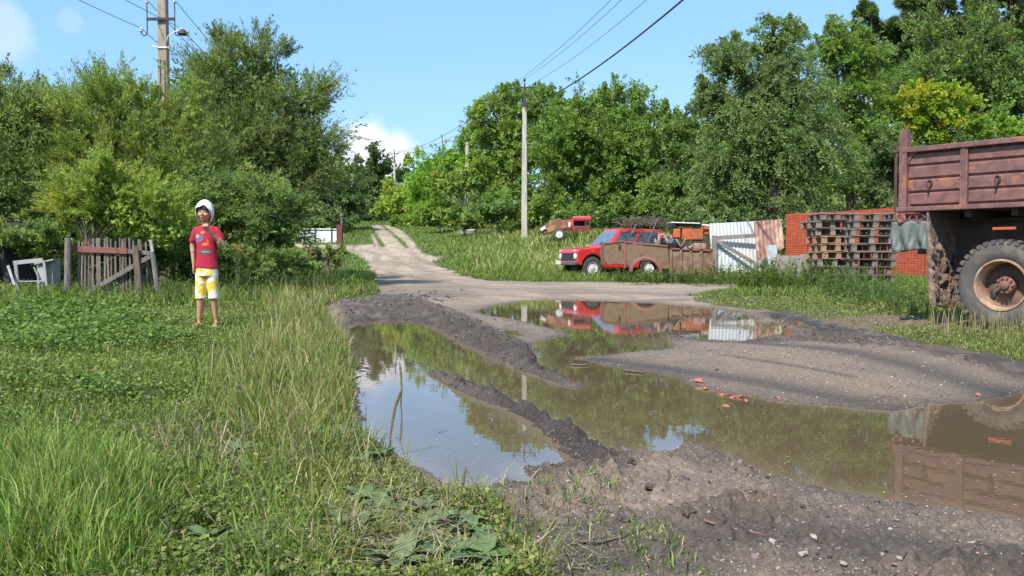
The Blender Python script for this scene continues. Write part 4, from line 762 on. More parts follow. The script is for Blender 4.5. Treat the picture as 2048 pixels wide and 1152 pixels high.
# left pole over the bushes
def pole_a():
    d = 26; x = (333 - 1024) / F * d; y = d; z = gz0(x, y); o = thing('utility_pole', 'brown grey concrete pole with hooked white insulators rising out of the left bushes', 'utility pole', (x, y, z), R(0), 'concrete poles of the left power line')
    H = 9.3; mb = MB(); vs = []
    for zz, w in ((-.4, .17), (H, .115)): vs += [(a * w, b * w, zz) for a, b in ((-1, -.9), (1, -.9), (1, .9), (-1, .9))]
    mb.add(vs, [(0, 1, 5, 4), (1, 2, 6, 5), (2, 3, 7, 6), (3, 0, 4, 7), (4, 5, 6, 7), (3, 2, 1, 0)])
    mb.box((-.06, -.13, H * .4), (.03, .05, H * .6)); mb.box((.07, -.13, H * .4), (.03, .05, H * .6)); mb.build('shaft', CONCB, o, bevel=.012)
    zc = at(333, 41, d).z - z; tips = []
    for k, zz in enumerate((zc, zc + 1.5)):
        a = MB(); a.box((-.01, -.16, zz), (.80, .07, .075)); a.build('crossarm', IRON, o)
        for sx in (-1, 1):
            h = MB(); h.tube([(sx * .40, -.16, zz + .48), (sx * .40, -.16, zz - .36), (sx * .43, -.16, zz - .46), (sx * .50, -.16, zz - .48), (sx * .56, -.16, zz - .42), (sx * .58, -.16, zz - .34)], .018, 6); h.build('hook', IRON, o, smooth='all')
            insul((sx * .40, -.16, zz + .44), .055, .13, PORC, o); insul((sx * .58, -.16, zz - .38), .06, .15, PORC, o)
            if k == 0: tips += [(sx * .40, -.16, zz + .55), (sx * .58, -.16, zz - .26)]
    b = MB(); zb = at(333, 97, d).z - z; b.box((0, 0, zb), (.30, .30, .04)); b.tube([(-.14, -.15, zb), (-.28, -.15, zb + .05)], .02, 6); b.tube([(.14, -.15, zb), (.26, -.15, zb)], .02, 6); b.build('clamp', PORC, o)
    l = MB(); zl = at(333, 75, d).z - z; l.tube([(.12, -.15, zl - .25), (.2, -.16, zl), (.42, -.2, zl + .12), (.55, -.22, zl + .14)], .018, 6); l.build('lamp_arm', PORC, o, smooth='all')
    s = MB(); s.lathe([(0, .10), (.05, .09), (.14, 0), (.15, -.05), (.10, -.07), (0, -.07)], (.66, -.24, zl + .08), 'z', 14); s.build('lamp_shade', IRON, o, smooth=True)
    return o, [Vector((x, y, z)) + Vector(t) for t in tips]
PA, TA = pole_a()
def small_pole(label, u, vt, d, w=.13):
    x, y, z = base_at(u, d); o = thing('utility_pole', label, 'utility pole', (x, y, z), 0, 'concrete poles of the left power line'); H = at(u, vt, d).z - z
    m = MB(); m.tube([(0, 0, -.3), (0, 0, H)], [w * 1.3, w], 8); m.build('shaft', CONC, o); a = MB(); a.box((0, -.1, H - .35), (1.3, .08, .08)); a.build('crossarm', IRON, o)
    for dx in (-.6, 0, .6): insul((dx, 0 if dx == 0 else -.1, H - (.3 if dx else 0)), .09, .22, DPORC, o)
    return Vector((x, y, z + H))
E1 = small_pole('small pale pole in front of the dark trees left of the far road', 706, 348, 100); E2 = small_pole('shorter pale pole just right of the small pale pole by the dark trees', 712, 365, 108)
for i, (t, nm) in enumerate(zip(TA, ('upper left', 'lower left', 'upper right', 'lower right'))):
    wire('power_wire', 'thin wire leaving the %s insulator of the brown pole towards the photo top' % nm, catenary(t, (t.x + .3, -9, t.z + .3), .8), .009, WIREM, 'thin wires of the left pole')
    wire('power_wire', 'thin wire sinking behind the bushes from the %s insulator of the brown pole' % nm, catenary(t, E1 + Vector((-.6 + .4 * i, 0, -.2)), 1.2), .011, WIREM, 'thin wires of the left pole')

# ------------------------------------------------------------------ wood and metal
GWOOD = paint('grey_wood', (.22, .19, .165), (.11, .095, .085), scale=7, rough=.85, bump=.5, bscale=30, vec=(6, 6, .8))
BWOOD = paint('brown_wood', (.17, .125, .09), (.09, .07, .055), scale=7, rough=.85, bump=.5, bscale=30, vec=(6, 6, .8))
REDWOOD = paint('red_painted_wood', (.25, .075, .055), (.16, .09, .07), scale=8, rough=.8, vec=(1, 6, 6))
WWOOD = paint('white_painted_wood', (.34, .345, .34), (.22, .215, .205), scale=6, lo=.5, hi=.7, rough=.7)
GREYB = paint('grey_board', (.36, .37, .35), (.24, .25, .24), scale=3, rough=.8)
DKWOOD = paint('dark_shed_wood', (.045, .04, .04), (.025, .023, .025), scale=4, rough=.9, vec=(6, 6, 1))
BLUEP = paint('dark_blue_film', (.03, .035, .12), (.02, .02, .05), rough=.5)
def plank(name, par, a, b, w, t, mat, up=(0, 1, 0), bevel=.004, label=None):
    m = MB(); m.bar(a, b, w, t, up); return m.build(name, mat, par, bevel=bevel, label=label)
def P3(u, v, d, o): 
    p = at(u, v, d); return (p.x - o[0], p.y - o[1], p.z - o[2])
# old wooden gate
g0 = base_at(220, 15.3); gate = thing('picket_gate', 'old grey wooden picket gate with a red top rail and a diagonal brace', 'gate', g0)
rg = random.Random(5)
for i in range(19):
    u = 156 + i * 7.4 + rg.uniform(-1.5, 1.5); vt = 478 + rg.uniform(-4, 7) + max(0, i - 13) * 1.0; vb = 603 + rg.uniform(-2, 3)
    plank('picket', gate, P3(u + rg.uniform(-2, 2), vt, 15.40, g0), P3(u + i * .25 + rg.uniform(-1.5, 1.5), vb, 15.40, g0), .028 + rg.random() * .012, .014, GWOOD if rg.random() < .7 else BWOOD)
plank('top_rail', gate, P3(143, 498, 15.36, g0), P3(255, 502, 15.36, g0), .10, .025, REDWOOD, label='red painted board of the top rail')
plank('top_rail', gate, P3(256, 503, 15.36, g0), P3(306, 507, 15.36, g0), .07, .025, GWOOD, label='bare grey end of the top rail')
plank('brace', gate, P3(160, 594, 15.33, g0), P3(300, 513, 15.33, g0), .075, .03, GWOOD)
plank('stile', gate, P3(270, 492, 15.28, g0), P3(281, 603, 15.28, g0), .10, .04, BWOOD)
def post(label, u0, v0, u1, v1, d, r, mat, name='fence_post', group='posts of the old gate'):
    o = base_at(u1, d); t = thing(name, label, 'post', o, group=group); m = MB(); a = Vector(P3(u1, v1, d, o)); b = Vector(P3(u0, v0, d, o)); a = a + (a - b) * .12
    m.tube([a, a.lerp(b, .5) + Vector((.008, 0, 0)), b], [r * 1.05, r, r * .92], 9); m.build('shaft', mat, t, smooth=True); return t, o
post('thick grey post at the left end of the picket gate', 136, 476, 134, 606, 15.25, .057, GWOOD)
tp, to = post('leaning thin post at the right end of the picket gate with a white tip', 305, 506, 317, 600, 15.3, .045, GWOOD)
plank('white_board', tp, P3(301, 480, 15.27, to), P3(305, 504, 15.27, to), .055, .015, WWOOD)
post('thin dark stake leaning just left of the white tipped post', 292, 520, 308, 602, 15.5, .03, BWOOD)
# dark shed with old furniture at the far left
s0 = base_at(40, 18.6); shed = thing('wooden_shed', 'low dark wooden shed hidden under the willow at the left edge', 'shed', s0)
xs = [(u - 1024) / F * 18.6 - s0[0] for u in (-260, 128)]
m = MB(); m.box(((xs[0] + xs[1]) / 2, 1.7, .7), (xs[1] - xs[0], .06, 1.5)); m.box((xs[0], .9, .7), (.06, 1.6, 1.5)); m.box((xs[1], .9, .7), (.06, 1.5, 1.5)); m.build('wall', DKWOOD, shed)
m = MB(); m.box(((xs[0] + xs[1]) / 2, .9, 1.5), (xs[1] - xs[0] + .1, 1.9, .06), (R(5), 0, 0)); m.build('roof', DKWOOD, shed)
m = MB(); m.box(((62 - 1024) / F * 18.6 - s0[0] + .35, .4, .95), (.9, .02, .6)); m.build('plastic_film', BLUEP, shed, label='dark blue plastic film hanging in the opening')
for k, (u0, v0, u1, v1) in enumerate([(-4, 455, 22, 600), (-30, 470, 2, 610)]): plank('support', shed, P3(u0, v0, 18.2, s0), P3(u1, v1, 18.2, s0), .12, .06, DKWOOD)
f0 = base_at(60, 16.4); fr = thing('window_frame', 'old white painted window frame leaning against the dark shed', 'window frame', f0)
for a, b, w in [((27, 526), (86, 520), .075), ((31, 524), (38, 594), .06), ((88, 521), (96, 590), .045), ((38, 563), (90, 562), .02)]: plank('rail', fr, P3(*a, 16.3, f0), P3(*b, 16.35, f0), w, .04, WWOOD)
b0 = base_at(95, 16.8); bd = thing('cabinet', 'weathered grey cabinet with a slanting lid behind the white frame', 'cabinet', b0)
m = MB(); m.box(tuple(Vector(P3(98, 556, 16.9, b0))), (.30, .30, .62)); m.build('carcass', GREYB, bd, bevel=.01)
plank('lid', bd, P3(76, 528, 16.75, b0), P3(114, 519, 16.75, b0), .30, .03, GREYB, (0, 0, 1)); plank('door', bd, P3(84, 530, 16.66, b0), P3(86, 578, 16.66, b0), .16, .02, GREYB)
plank('strut', bd, P3(68, 534, 16.6, b0), P3(88, 582, 16.6, b0), .022, .02, WWOOD)
w0 = base_at(35, 16.2); t = thing('plank', 'white plank leaning to the left beside the old window frame', 'plank', w0); plank('board', t, P3(16, 531, 16.25, w0), P3(38, 596, 16.15, w0), .05, .025, WWOOD)

# white gate and dark post on the left of the far road
WMET = paint('white_corrugated', (.74, .76, .76), (.58, .60, .58), scale=3, lo=.5, hi=.75, rough=.5)
REDMET = paint('dark_red_metal', (.20, .035, .03), (.12, .03, .025), rough=.6)
q0 = base_at(645, 57); wg = thing('metal_gate', 'small white sheet metal gate with dark uprights at the left of the far road', 'gate', q0)
zt = at(640, 457, 57).z - q0[2]; x0 = (600 - 1024) / F * 57 - q0[0]; x1 = (675 - 1024) / F * 57 - q0[0]
m = MB(); m.box(((x0 + x1) / 2, 0, zt / 2), (x1 - x0, .03, zt)); m.build('panel', WMET, wg)
m = MB(); m.box(((x0 + x1) / 2, -.03, zt - .09), (x1 - x0, .05, .05)); m.build('rail', IRON, wg)
for u in (631, 664): m = MB(); m.box(((u - 1024) / F * 57 - q0[0], -.04, zt / 2), (.08, .05, zt)); m.build('upright', IRON, wg)
q1 = base_at(681, 57); t = thing('gate_post', 'dark red gate post with a pale cap beside the small white gate', 'post', q1); h = at(683, 431, 57).z - q1[2]
m = MB(); m.box((-.05, 0, (h - .6) / 2), (.34, .2, h - .6)); m.build('lower_post', REDMET, t); m = MB(); m.tube([(.1, 0, 0), (.1, 0, h)], .07, 8); m.build('upper_post', BWOOD, t); m = MB(); m.box((.1, 0, h + .05), (.2, .2, .14)); m.build('cap', GWOOD, t)

# white corrugated gate, rusty sheet
def corrugated(par, name, quad, mat, waves, amp, th=.004, label=None, yoff=0):
    """quad: four local corners tl,tr,br,bl ; ridges run top to bottom"""
    tl, tr, br, bl = [Vector(p) for p in quad]; nrm = (tr - tl).cross(bl - tl).normalized(); n = waves * 4; vs = []; fs = []
    for side in (0, 1):
        for j in range(5):
            for i in range(n + 1):
                a = i / n; p = tl.lerp(tr, a).lerp(bl.lerp(br, a), j / 4); vs.append(p + nrm * (amp * math.sin(a * waves * 2 * math.pi) + side * th))
    s = 5 * (n + 1)
    for side in (0, 1):
        for j in range(4):
            for i in range(n): q = side * s + j * (n + 1) + i; fs.append((q, q + 1, q + n + 2, q + n + 1))
    m = MB(); m.add(vs, fs); return m.build(name, mat, par, label=label)
DOC = paint('white_sheet_metal', (.62, .64, .65), (.45, .49, .45), scale=2.2, lo=.52, hi=.75, rough=.5, vec=(3, 3, .6))
w0 = base_at(1465, 31); wg = thing('corrugated_gate', 'white corrugated sheet gate with a weathered Z shaped wooden frame', 'gate', w0)
corrugated(wg, 'sheet', [P3(1418, 447, 31, w0), P3(1536, 441, 31.3, w0), P3(1545, 552, 31.3, w0), P3(1424, 556, 31, w0)], DOC, 17, .012)
for a, b, w in [((1428, 471), (1430, 556), .16), ((1432, 476), (1512, 471), .14), ((1430, 480), (1530, 538), .12)]: plank('frame_board', wg, P3(*a, 30.9, w0), P3(*b, 30.95, w0), w, .04, paint('grey_board_dark', (.25, .23, .21), (.15, .14, .13), rough=.85))
RUSTS = paint('rust_sheet', (.35, .20, .155), (.22, .12, .10), scale=2.5, lo=.42, hi=.6, rough=.8, c3=(.52, .38, .27), s3=1.6, lo3=.5, hi3=.6, vec=(3, 3, .5))
r0 = base_at(1535, 30.2); t = thing('rusty_sheet', 'rusty ribbed metal sheet leaning over the right end of the white gate', 'metal sheet', r0)
corrugated(t, 'sheet', [P3(1507, 443, 30.5, r0), P3(1563, 438, 30.5, r0), P3(1569, 495, 30.1, r0), P3(1514, 526, 30.1, r0)], RUSTS, 7, .03)
p0 = base_at(1550, 29.6); t = thing('sheet_offcut', 'pale blue grey metal panel below the rusty sheet', 'panel', p0); plank('panel', t, P3(1535, 515, 29.8, p0), P3(1555, 513, 29.8, p0), .8, .02, paint('pale_blue_metal', (.50, .56, .58), (.38, .42, .44), rough=.5), (0, 1, 0))
p0 = base_at(1556, 29.2); t = thing('short_post', 'short pinkish post between the rusty sheet and the brick stack', 'post', p0); plank('shaft', t, P3(1556, 508, 29.2, p0), P3(1557, 552, 29.2, p0), .09, .09, paint('pink_wood', (.46, .27, .22), (.3, .2, .17), rough=.8))
# bricks
def brickmat():
    m, n, p = newmat('new_brick'); tcn = nd(n, 'ShaderNodeTexCoord'); mp = nd(n, 'ShaderNodeMapping'); mp.inputs['Rotation'].default_value = (R(90), 0, 0); n.links.new(tcn.outputs['Object'], mp.inputs[0])
    b = nd(n, 'ShaderNodeTexBrick'); b.offset = 0.0; b.inputs['Scale'].default_value = 1; b.inputs['Brick Width'].default_value = .125; b.inputs['Row Height'].default_value = .078; b.inputs['Mortar Size'].default_value = .008; b.inputs['Mortar Smooth'].default_value = .3
    b.inputs['Color1'].default_value = (.44, .075, .035, 1); b.inputs['Color2'].default_value = (.56, .12, .05, 1); b.inputs['Mortar'].default_value = (.24, .05, .03, 1)
    sx = nd(n, 'ShaderNodeSeparateXYZ'); n.links.new(tcn.outputs['Object'], sx.inputs[0]); cb = nd(n, 'ShaderNodeCombineXYZ'); n.links.new(sx.outputs[0], cb.inputs[0]); n.links.new(sx.outputs[2], cb.inputs[1]); n.links.new(cb.outputs[0], b.inputs['Vector'])
    f, _ = noise_fac(n, 1.4, .45, .7); f2, _ = noise_fac(n, 16, .3, .7); n.links.new(mixc(n, f2, mixc(n, f, b.outputs['Color'], (.9, .9, .9), 'MULTIPLY'), (.62, .62, .62), 'MULTIPLY'), p.inputs['Base Color'])
    p.inputs['Roughness'].default_value = .85; bp = nd(n, 'ShaderNodeBump'); bp.inputs['Strength'].default_value = .8; bp.inputs['Distance'].default_value = .02; bp.invert = True; n.links.new(b.outputs['Fac'], bp.inputs['Height']); n.links.new(bp.outputs[0], p.inputs['Normal']); return m
BRICK = brickmat()
def brick_stack(label, ua, da, ub, db, zt_, depth=1.0):
    xa = (ua - 1024) / F * da; xb = (ub - 1024) / F * db; a = Vector((xa, da, 0)); b = Vector((xb, db, 0)); L = (b - a).length; c = (a + b) / 2; z = gz0(c.x, c.y) - .05
    o = thing('brick_stack', label, 'brick stack', (c.x, c.y, z), math.atan2(db - da, xb - xa), 'stacks of new red brick'); H = zt_ - z; n = max(1, round(L / 1.05)); rgk = random.Random(int(ua))
    for k in range(n):
        for j in range(2):
            m = MB(); m.box((-L / 2 + L * (k + .5) / n, depth / 2 + rgk.uniform(-.015, .015), H * (j + .5) / 2), (L / n - .012, depth, H / 2 - .012)); m.build('brick_block', BRICK, o, bevel=.008)
    return o
brick_stack('orange red brick stack left of the pallets', 1571, 32.0, 1660, 30.4, at(1600, 426.5, 31.5).z)
brick_stack('long orange red brick stack behind the pallets and the truck tailgate', 1662, 30.3, 1905, 25.6, at(1720, 420, 29.2).z)
# concrete slabs and board
SLAB = paint('slab', (.30, .26, .235), (.20, .17, .155), scale=2, rough=.9, bump=.4)
c0 = base_at(1580, 25); t = thing('concrete_slab', 'low grey slab standing between the short post and the larger slab', 'slab', c0); plank('slab', t, P3(1560, 533, 25.2, c0), P3(1604, 533, 25.2, c0), .62, .08, SLAB, (0, 1, 0))
c0 = base_at(1645, 23); t = thing('concrete_slab', 'large grey brown slab standing under the left pallet stack', 'slab', c0); plank('slab', t, P3(1601, 533, 23, c0), P3(1692, 533, 22.4, c0), .62, .08, SLAB, (0, 1, 0), label=None)
c0 = base_at(1630, 22.3); t = thing('wide_board', 'wide grey board leaning over the large slab', 'board', c0); plank('board', t, P3(1636, 500, 22.6, c0), P3(1648, 545, 22.0, c0), .10, .03, GREYB, (0, 1, 0)); plank('edge_board', t, P3(1617, 512, 22.3, c0), P3(1637, 497, 22.5, c0), .09, .03, GWOOD, (0, 1, 0))
# pallets
PALW = [paint('pallet_wood_%d' % i, c, tuple(x * .6 for x in c), scale=8, rough=.85, bump=.4, vec=(1.5, 6, 6)) for i, c in enumerate([(.31, .25, .20), (.22, .18, .145), (.13, .105, .09), (.44, .26, .15)])]
def make_pallet(L, D, mats, rz, loc, label, group):
    o = thing('wooden_pallet', label, 'pallet', loc, rz, group); m = MB()
    for k in range(5): m.box((0, -D / 2 + .06 + (D - .12) * k / 4, .166), (L, .10, .018))
    m.build('deck_boards', mats[0], o)
    m = MB()
    for k in range(3): m.box((-L / 2 + .06 + (L - .12) * k / 2, 0, .149), (.10, D, .016))
    m.build('cross_boards', mats[1], o)
    for i in range(3):
        for j in range(3): m = MB(); m.box((-L / 2 + .07 + (L - .14) * i / 2, -D / 2 + .06 + (D - .12) * j / 2, .080), (.11, .09, .122)); m.build('block', mats[2], o)
    m = MB()
    for k in range(3): m.box((0, -D / 2 + .05 + (D - .1) * k / 2, .010), (L, .09, .018))
    m.build('bottom_boards', mats[1], o); return o
rg = random.Random(9)
ords = ['lowest', 'second', 'third', 'fourth', 'fifth', 'sixth', 'seventh', 'eighth', 'ninth', 'topmost']
for sname, uc, d, L, D, n in (('left', 1664, 21.6, .82, .9, 10), ('right', 1733, 21.0, 1.02, .85, 10)):
    x, y, z = base_at(uc, d); zz = z + .02; step = (at(uc, 427, d).z - zz) / 10
    for k in range(n):
        lf = sname == 'left'; ms = [PALW[rg.choice([0, 0, 1, 2])], PALW[rg.choice([0, 1, 2])], PALW[rg.choice([0, 1, 1])]]
        if lf and 4 <= k <= 6: ms = [PALW[rg.choice([0, 3])], PALW[3], PALW[3]]
        if not lf and k < 5: ms = [PALW[2], PALW[2], PALW[1]]
        make_pallet(L, D, ms, rg.uniform(-.13, .13) + (.04 if lf else -.03), (x + rg.uniform(-.10, .10) - (.12 if lf and k in (7, 8) else 0), y + rg.uniform(-.04, .04), zz + k * step), 'grey wooden pallet, %s of the ten in the %s hand stack against the bricks' % (ords[k], sname), 'old pallets in two leaning stacks')

# ------------------------------------------------------------------ red off-road car
CARRED = paint('red_car_paint', (.62, .035, .035), (.50, .03, .03), scale=3, rough=.3, bump=0, coat=.5)
DARKP = paint('black_plastic', (.025, .025, .027), (.04, .04, .04), rough=.5, bump=0)
GLASS = paint('dark_glass', (.05, .07, .09), (.03, .04, .05), rough=.05, bump=0, spec=.9)
GLASSB = paint('sky_glass', (.12, .17, .22), (.08, .12, .16), rough=.06, bump=0, spec=1.0)
TYREM = paint('dusty_tyre', (.085, .072, .062), (.05, .045, .04), scale=8, rough=.9)
WHITEP = paint('white_metal', (.72, .72, .70), (.5, .48, .45), scale=12, rough=.45)
def wheel(par, loc, r, w, rim_r, rimmat, side=-1, tyremat=None, tread=True):
    t = MB(); t.lathe([(rim_r, -w * .42), (rim_r + (r - rim_r) * .35, -w * .5), (r * .93, -w * .46), (r, -w * .33), (r, w * .33), (r * .93, w * .46), (rim_r + (r - rim_r) * .35, w * .5), (rim_r, w * .42)], loc, 'y', 36)
    if tread:
        for k in range(28):
            a = 2 * math.pi * k / 28
            for sgn in (-1, 1): t.box((loc[0] + math.cos(a) * r * .985, loc[1] + sgn * w * .27, loc[2] + math.sin(a) * r * .985), (r * .05, w * .4, r * .12), (0, -a, 0))
    tt = t.build('tyre', tyremat or TYREM, par, smooth=True)
    m = MB(); y0 = side * w * .40; m.lathe([(rim_r, y0), (rim_r * .93, y0), (rim_r * .88, y0 * .55), (rim_r * .55, y0 * .5), (rim_r * .50, y0 * .75), (rim_r * .25, y0 * .8), (rim_r * .2, y0 * 1.0), (0, y0 * 1.0)], loc, 'y', 28); m.build('rim', rimmat, tt, smooth=True)
    return tt
def quadpane(par, name, q, mat, n_off, th=.012, label=None):
    q = [Vector(p) for p in q]; nr = (q[1] - q[0]).cross(q[3] - q[0]).normalized() * n_off; m = MB(); sgn = th / abs(n_off) if n_off else 0
    vs = [p + nr for p in q] + [p + nr - nr.normalized() * th for p in q]
    m.add(vs, [(0, 1, 2, 3), (7, 6, 5, 4), (0, 4, 5, 1), (1, 5, 6, 2), (2, 6, 7, 3), (3, 7, 4, 0)]); return m.build(name, mat, par, label=label)
def arc(cx, cz, r, a0, a1, n=10): return [(cx + r * math.cos(R(a0 + (a1 - a0) * i / n)), cz + r * math.sin(R(a0 + (a1 - a0) * i / n))) for i in range(n + 1)]
def red_car():
    nearwheel = at(1187, 538, 31.2); hd = R(180 + 21)
    x = nearwheel.x + .0; o = thing('off_road_car', 'bright red boxy off-road car with a black grille, parked behind the rusty jeep body', 'car', (0, 0, 0), hd)
    # local: +X forward, +Y left (towards the viewer)
    low = [(-1.80, .42), (-1.36, .40)] + arc(-.90, .36, .41, 172, 8)[0:11] + [(-.48, .34), (.86, .34)] + arc(1.30, .36, .42, 172, 8) + [(1.75, .42), (1.86, .48), (1.88, .86), (1.80, .95), (.72, 1.05), (-1.74, 1.02), (-1.84, .92)]
    m = MB(); m.prism(low, -.80, .80); m.build('body', CARRED, o, bevel=.035)
    b = [(.74, 1.03), (-1.72, 1.01)]; t_ = [(.14, 1.63), (-1.50, 1.61)]; yb, yt = .77, .60
    vs = [(b[0][0], -yb, b[0][1]), (b[0][0], yb, b[0][1]), (b[1][0], yb, b[1][1]), (b[1][0], -yb, b[1][1]), (t_[0][0], -yt, t_[0][1]), (t_[0][0], yt, t_[0][1]), (t_[1][0], yt, t_[1][1]), (t_[1][0], -yt, t_[1][1])]
    m = MB(); m.add(vs, [(0, 1, 2, 3), (4, 7, 6, 5), (0, 4, 5, 1), (1, 5, 6, 2), (2, 6, 7, 3), (3, 7, 4, 0)]); m.build('cabin', CARRED, o, bevel=.03)
    def onq(q, u0, u1, v0, v1):
        q = [Vector(p) for p in q]; f = lambda a, b_: q[0].lerp(q[1], a).lerp(q[3].lerp(q[2], a), b_); return [f(u0, v0), f(u1, v0), f(u1, v1), f(u0, v1)]
    front = [vs[0], vs[1], vs[5], vs[4]]; quadpane(o, 'windscreen', onq(front, .08, .92, .12, .86), GLASSB, .015)
    for s, q in ((1, [vs[2], vs[1], vs[5], vs[6]]), (-1, [vs[3], vs[0], vs[4], vs[7]])):
        off = .015 * (1 if s == 1 else -1)
        if s == 1: off = -.015
        else: off = .015
        for nm, a, c in (('side_window', .60, .93), ('side_window', .14, .54)):
            w = onq(q, a, c, .10, .84)
            quadpane(o, nm, w if s == -1 else w[::-1], GLASS, .015)
    m = MB(); m.box((1.885, 0, .72), (.02, 1.02, .22)); m.build('grille', DARKP, o)
    for s in (-1, 1):
        m = MB(); m.lathe([(0, .03), (.085, .02), (.10, 0), (.10, -.03)], (1.885, s * .60, .72), 'x', 18); m.build('headlight', PORC, o, smooth=True)
        m = MB(); m.box((1.89, s * .60, .90), (.02, .16, .05)); m.build('turn_signal', WHITEP, o)
    m = MB(); m.box((1.95, 0, .50), (.10, 1.62, .12)); m.build('bumper', paint('bumper_grey', (.09, .09, .09), (.16, .15, .14), rough=.45), o, bevel=.02)
    m = MB(); m.box((2.01, -.52, .52), (.02, .42, .13)); m.build('licence_plate', WHITEP, o)
    m = MB(); m.box((1.30, .81, .88), (.10, .01, .04)); m.build('side_marker', paint('orange_lens', (.7, .2, .03), (.6, .15, .02), rough=.3, bump=0), o)
    for sx in (-.90, 1.30):
        for s in (-1, 1): wheel(o, (sx, s * .68, .345), .36, .19, .20, WHITEP, s)
    m = MB(); m.tube([(.95, .60, 1.10), (.86, .66, 1.17)], .03, 6); m.box((.30, .90, 1.12), (.16, .06, .10)); m.build('mirror', DARKP, o)
    w = Matrix.Rotation(hd, 3, 'Z') @ Vector((1.26, .70, .345)); o.location = (nearwheel.x - w.x, 31.2 - w.y, .10); o.scale = (1.03, 1.03, 1.10); return o
red_car()
# ------------------------------------------------------------------ rusty jeep body full of scrap
RUSTB = paint('rusty_olive', (.17, .145, .08), (.20, .095, .06), scale=5, lo=.38, hi=.6, rough=.85, bump=.3, c3=(.15, .075, .05), s3=5, lo3=.55, hi3=.65)
RUSTD = paint('rusty_brown', (.22, .125, .085), (.17, .07, .05), scale=4, rough=.85, bump=.3, c3=(.25, .20, .13), s3=3, lo3=.5, hi3=.62)
RUSTE = paint('rust_edge', (.27, .11, .08), (.19, .075, .055), scale=6, rough=.8)
def px2local(o, d, pts): return [((u - 1024) / F * d - o[0], H0 + (HOR - v) / F * d - o[2]) for u, v in pts]
def rusty():
    d = 29.0; o3 = base_at(1300, d); o = thing('jeep_body', 'rusty olive brown open jeep body without wheels standing in front of the red car', 'vehicle body', o3)
    side = [(1209, 492), (1213, 487), (1245, 482), (1262, 484), (1264, 489), (1335, 492), (1339, 538), (1325, 537)]
    arcp = [(1291 + 31 * math.cos(R(a)), 547 - 31 * math.sin(R(a)) * .98) for a in range(8, 176, 14)]
    side = side + arcp + [(1256, 530), (1232, 527), (1214, 529), (1208, 512)]
    m = MB(); L = px2local(o3, d, side); m.prism(L, 0, .03); m.build('side_panel', RUSTB, o); m = MB(); m.prism(L, 1.25, 1.28); m.build('side_panel', RUSTB, o)
    m = MB(); a = [(1291 + 34 * math.cos(R(t)), 547 - 34 * math.sin(R(t))) for t in range(5, 180, 12)]; b = [(1291 + 27 * math.cos(R(t)), 547 - 27 * math.sin(R(t))) for t in range(5, 180, 12)]
    aa = px2local(o3, d, a); bb = px2local(o3, d, b); vs = []; fs = []
    for p, q in zip(aa, bb): vs += [(p[0], -.02, p[1]), (q[0], -.10, q[1]), (q[0], .30, q[1])]
    for i in range(len(aa) - 1): k = 3 * i; fs += [(k, k + 1, k + 4, k + 3), (k + 1, k + 2, k + 5, k + 4)]
    m.add(vs, fs); m.build('wheel_arch', RUSTE, o, smooth='all')
    x0, z0 = px2local(o3, d, [(1209, 488)])[0]; x1, z1 = px2local(o3, d, [(1338, 538)])[0]
    m = MB(); m.box((x0 + .02, .64, (z0 + z1) / 2 + .1), (.03, 1.22, z0 - z1 - .1)); m.box(((x0 + x1) / 2, .64, z1 + .25), (x1 - x0, 1.2, .03)); m.build('tub', RUSTD, o)
    for v, nm in ((508, 'rib'),): m = MB(); xa, za = px2local(o3, d, [(1247, 484)])[0]; m.box((xa + .05, -.015, za - .42), (.05, .03, .85)); m.build('door_seam', RUSTE, o)
    xa, za = px2local(o3, d, [(1246, 483)])[0]; xb, zb_ = px2local(o3, d, [(1335, 492)])[0]
    m = MB(); m.bar((x0, -.01, z0 + .02), (xa, -.01, za + .02), .05, .04, (0, 1, 0)); m.bar((xa, -.01, za), (xb, -.01, zb_ + .0), .05, .05, (0, 1, 0)); m.build('top_edge', RUSTE, o)
    m = MB(); m.box((xa - .12, -.03, za - .16), (.06, .04, .14)); m.build('door_handle', DARKP, o)
    # rear bed
    q = px2local(o3, d, [(1339, 497), (1424, 501), (1424, 552), (1339, 549)]); m = MB(); m.prism(q, .0, .04); m.prism(q, 1.25, 1.28); m.box(((q[0][0] + q[1][0]) / 2, .64, q[2][1] + .25), (q[1][0] - q[0][0], 1.2, .03)); m.build('bed_panel', RUSTD, o)
    for u in (1341, 1361, 1381, 1402, 1423): xx = (u - 1024) / F * d - o3[0]; m = MB(); m.box((xx, -.03, (q[0][1] + q[2][1]) / 2), (.07, .05, q[0][1] - q[2][1])); m.build('bed_rib', RUSTD, o)
    m = MB(); m.bar((q[0][0], -.02, q[0][1]), (q[1][0], -.02, q[1][1]), .05, .07, (0, 1, 0)); m.build('bed_edge', RUSTE, o)
    return o3
DARKR = paint('dark_rust', (.07, .045, .035), (.04, .03, .028), rough=.9)
ro = rusty()
ORANGE = paint('orange_machine_paint', (.55, .12, .03), (.38, .10, .04), scale=4, rough=.6, c3=(.22, .10, .06), s3=3, lo3=.52, hi3=.6)
def simple(name, label, cat, u, d, build, group=None, mat=None):
    o3 = base_at(u, d); m = MB(); build(m, lambda a, b, dd=0: P3(a, b, d + dd, o3)); o = m.build(name, mat, None, bevel=0); o.location = o3; return tag(o, label, cat, group)
simple('metal_pipe', 'long pale pipe leaning up out of the scrap in front of the red car', 'pipe', 1309, 29.4, lambda m, p: m.tube([p(1298, 480, .2), p(1317, 434)], .022, 6), mat=WIREM)
simple('metal_pipe', 'short pale pipe leaning over the red car roof', 'pipe', 1270, 30, lambda m, p: m.tube([p(1262, 470), p(1273, 448)], .018, 6), mat=WIREM)
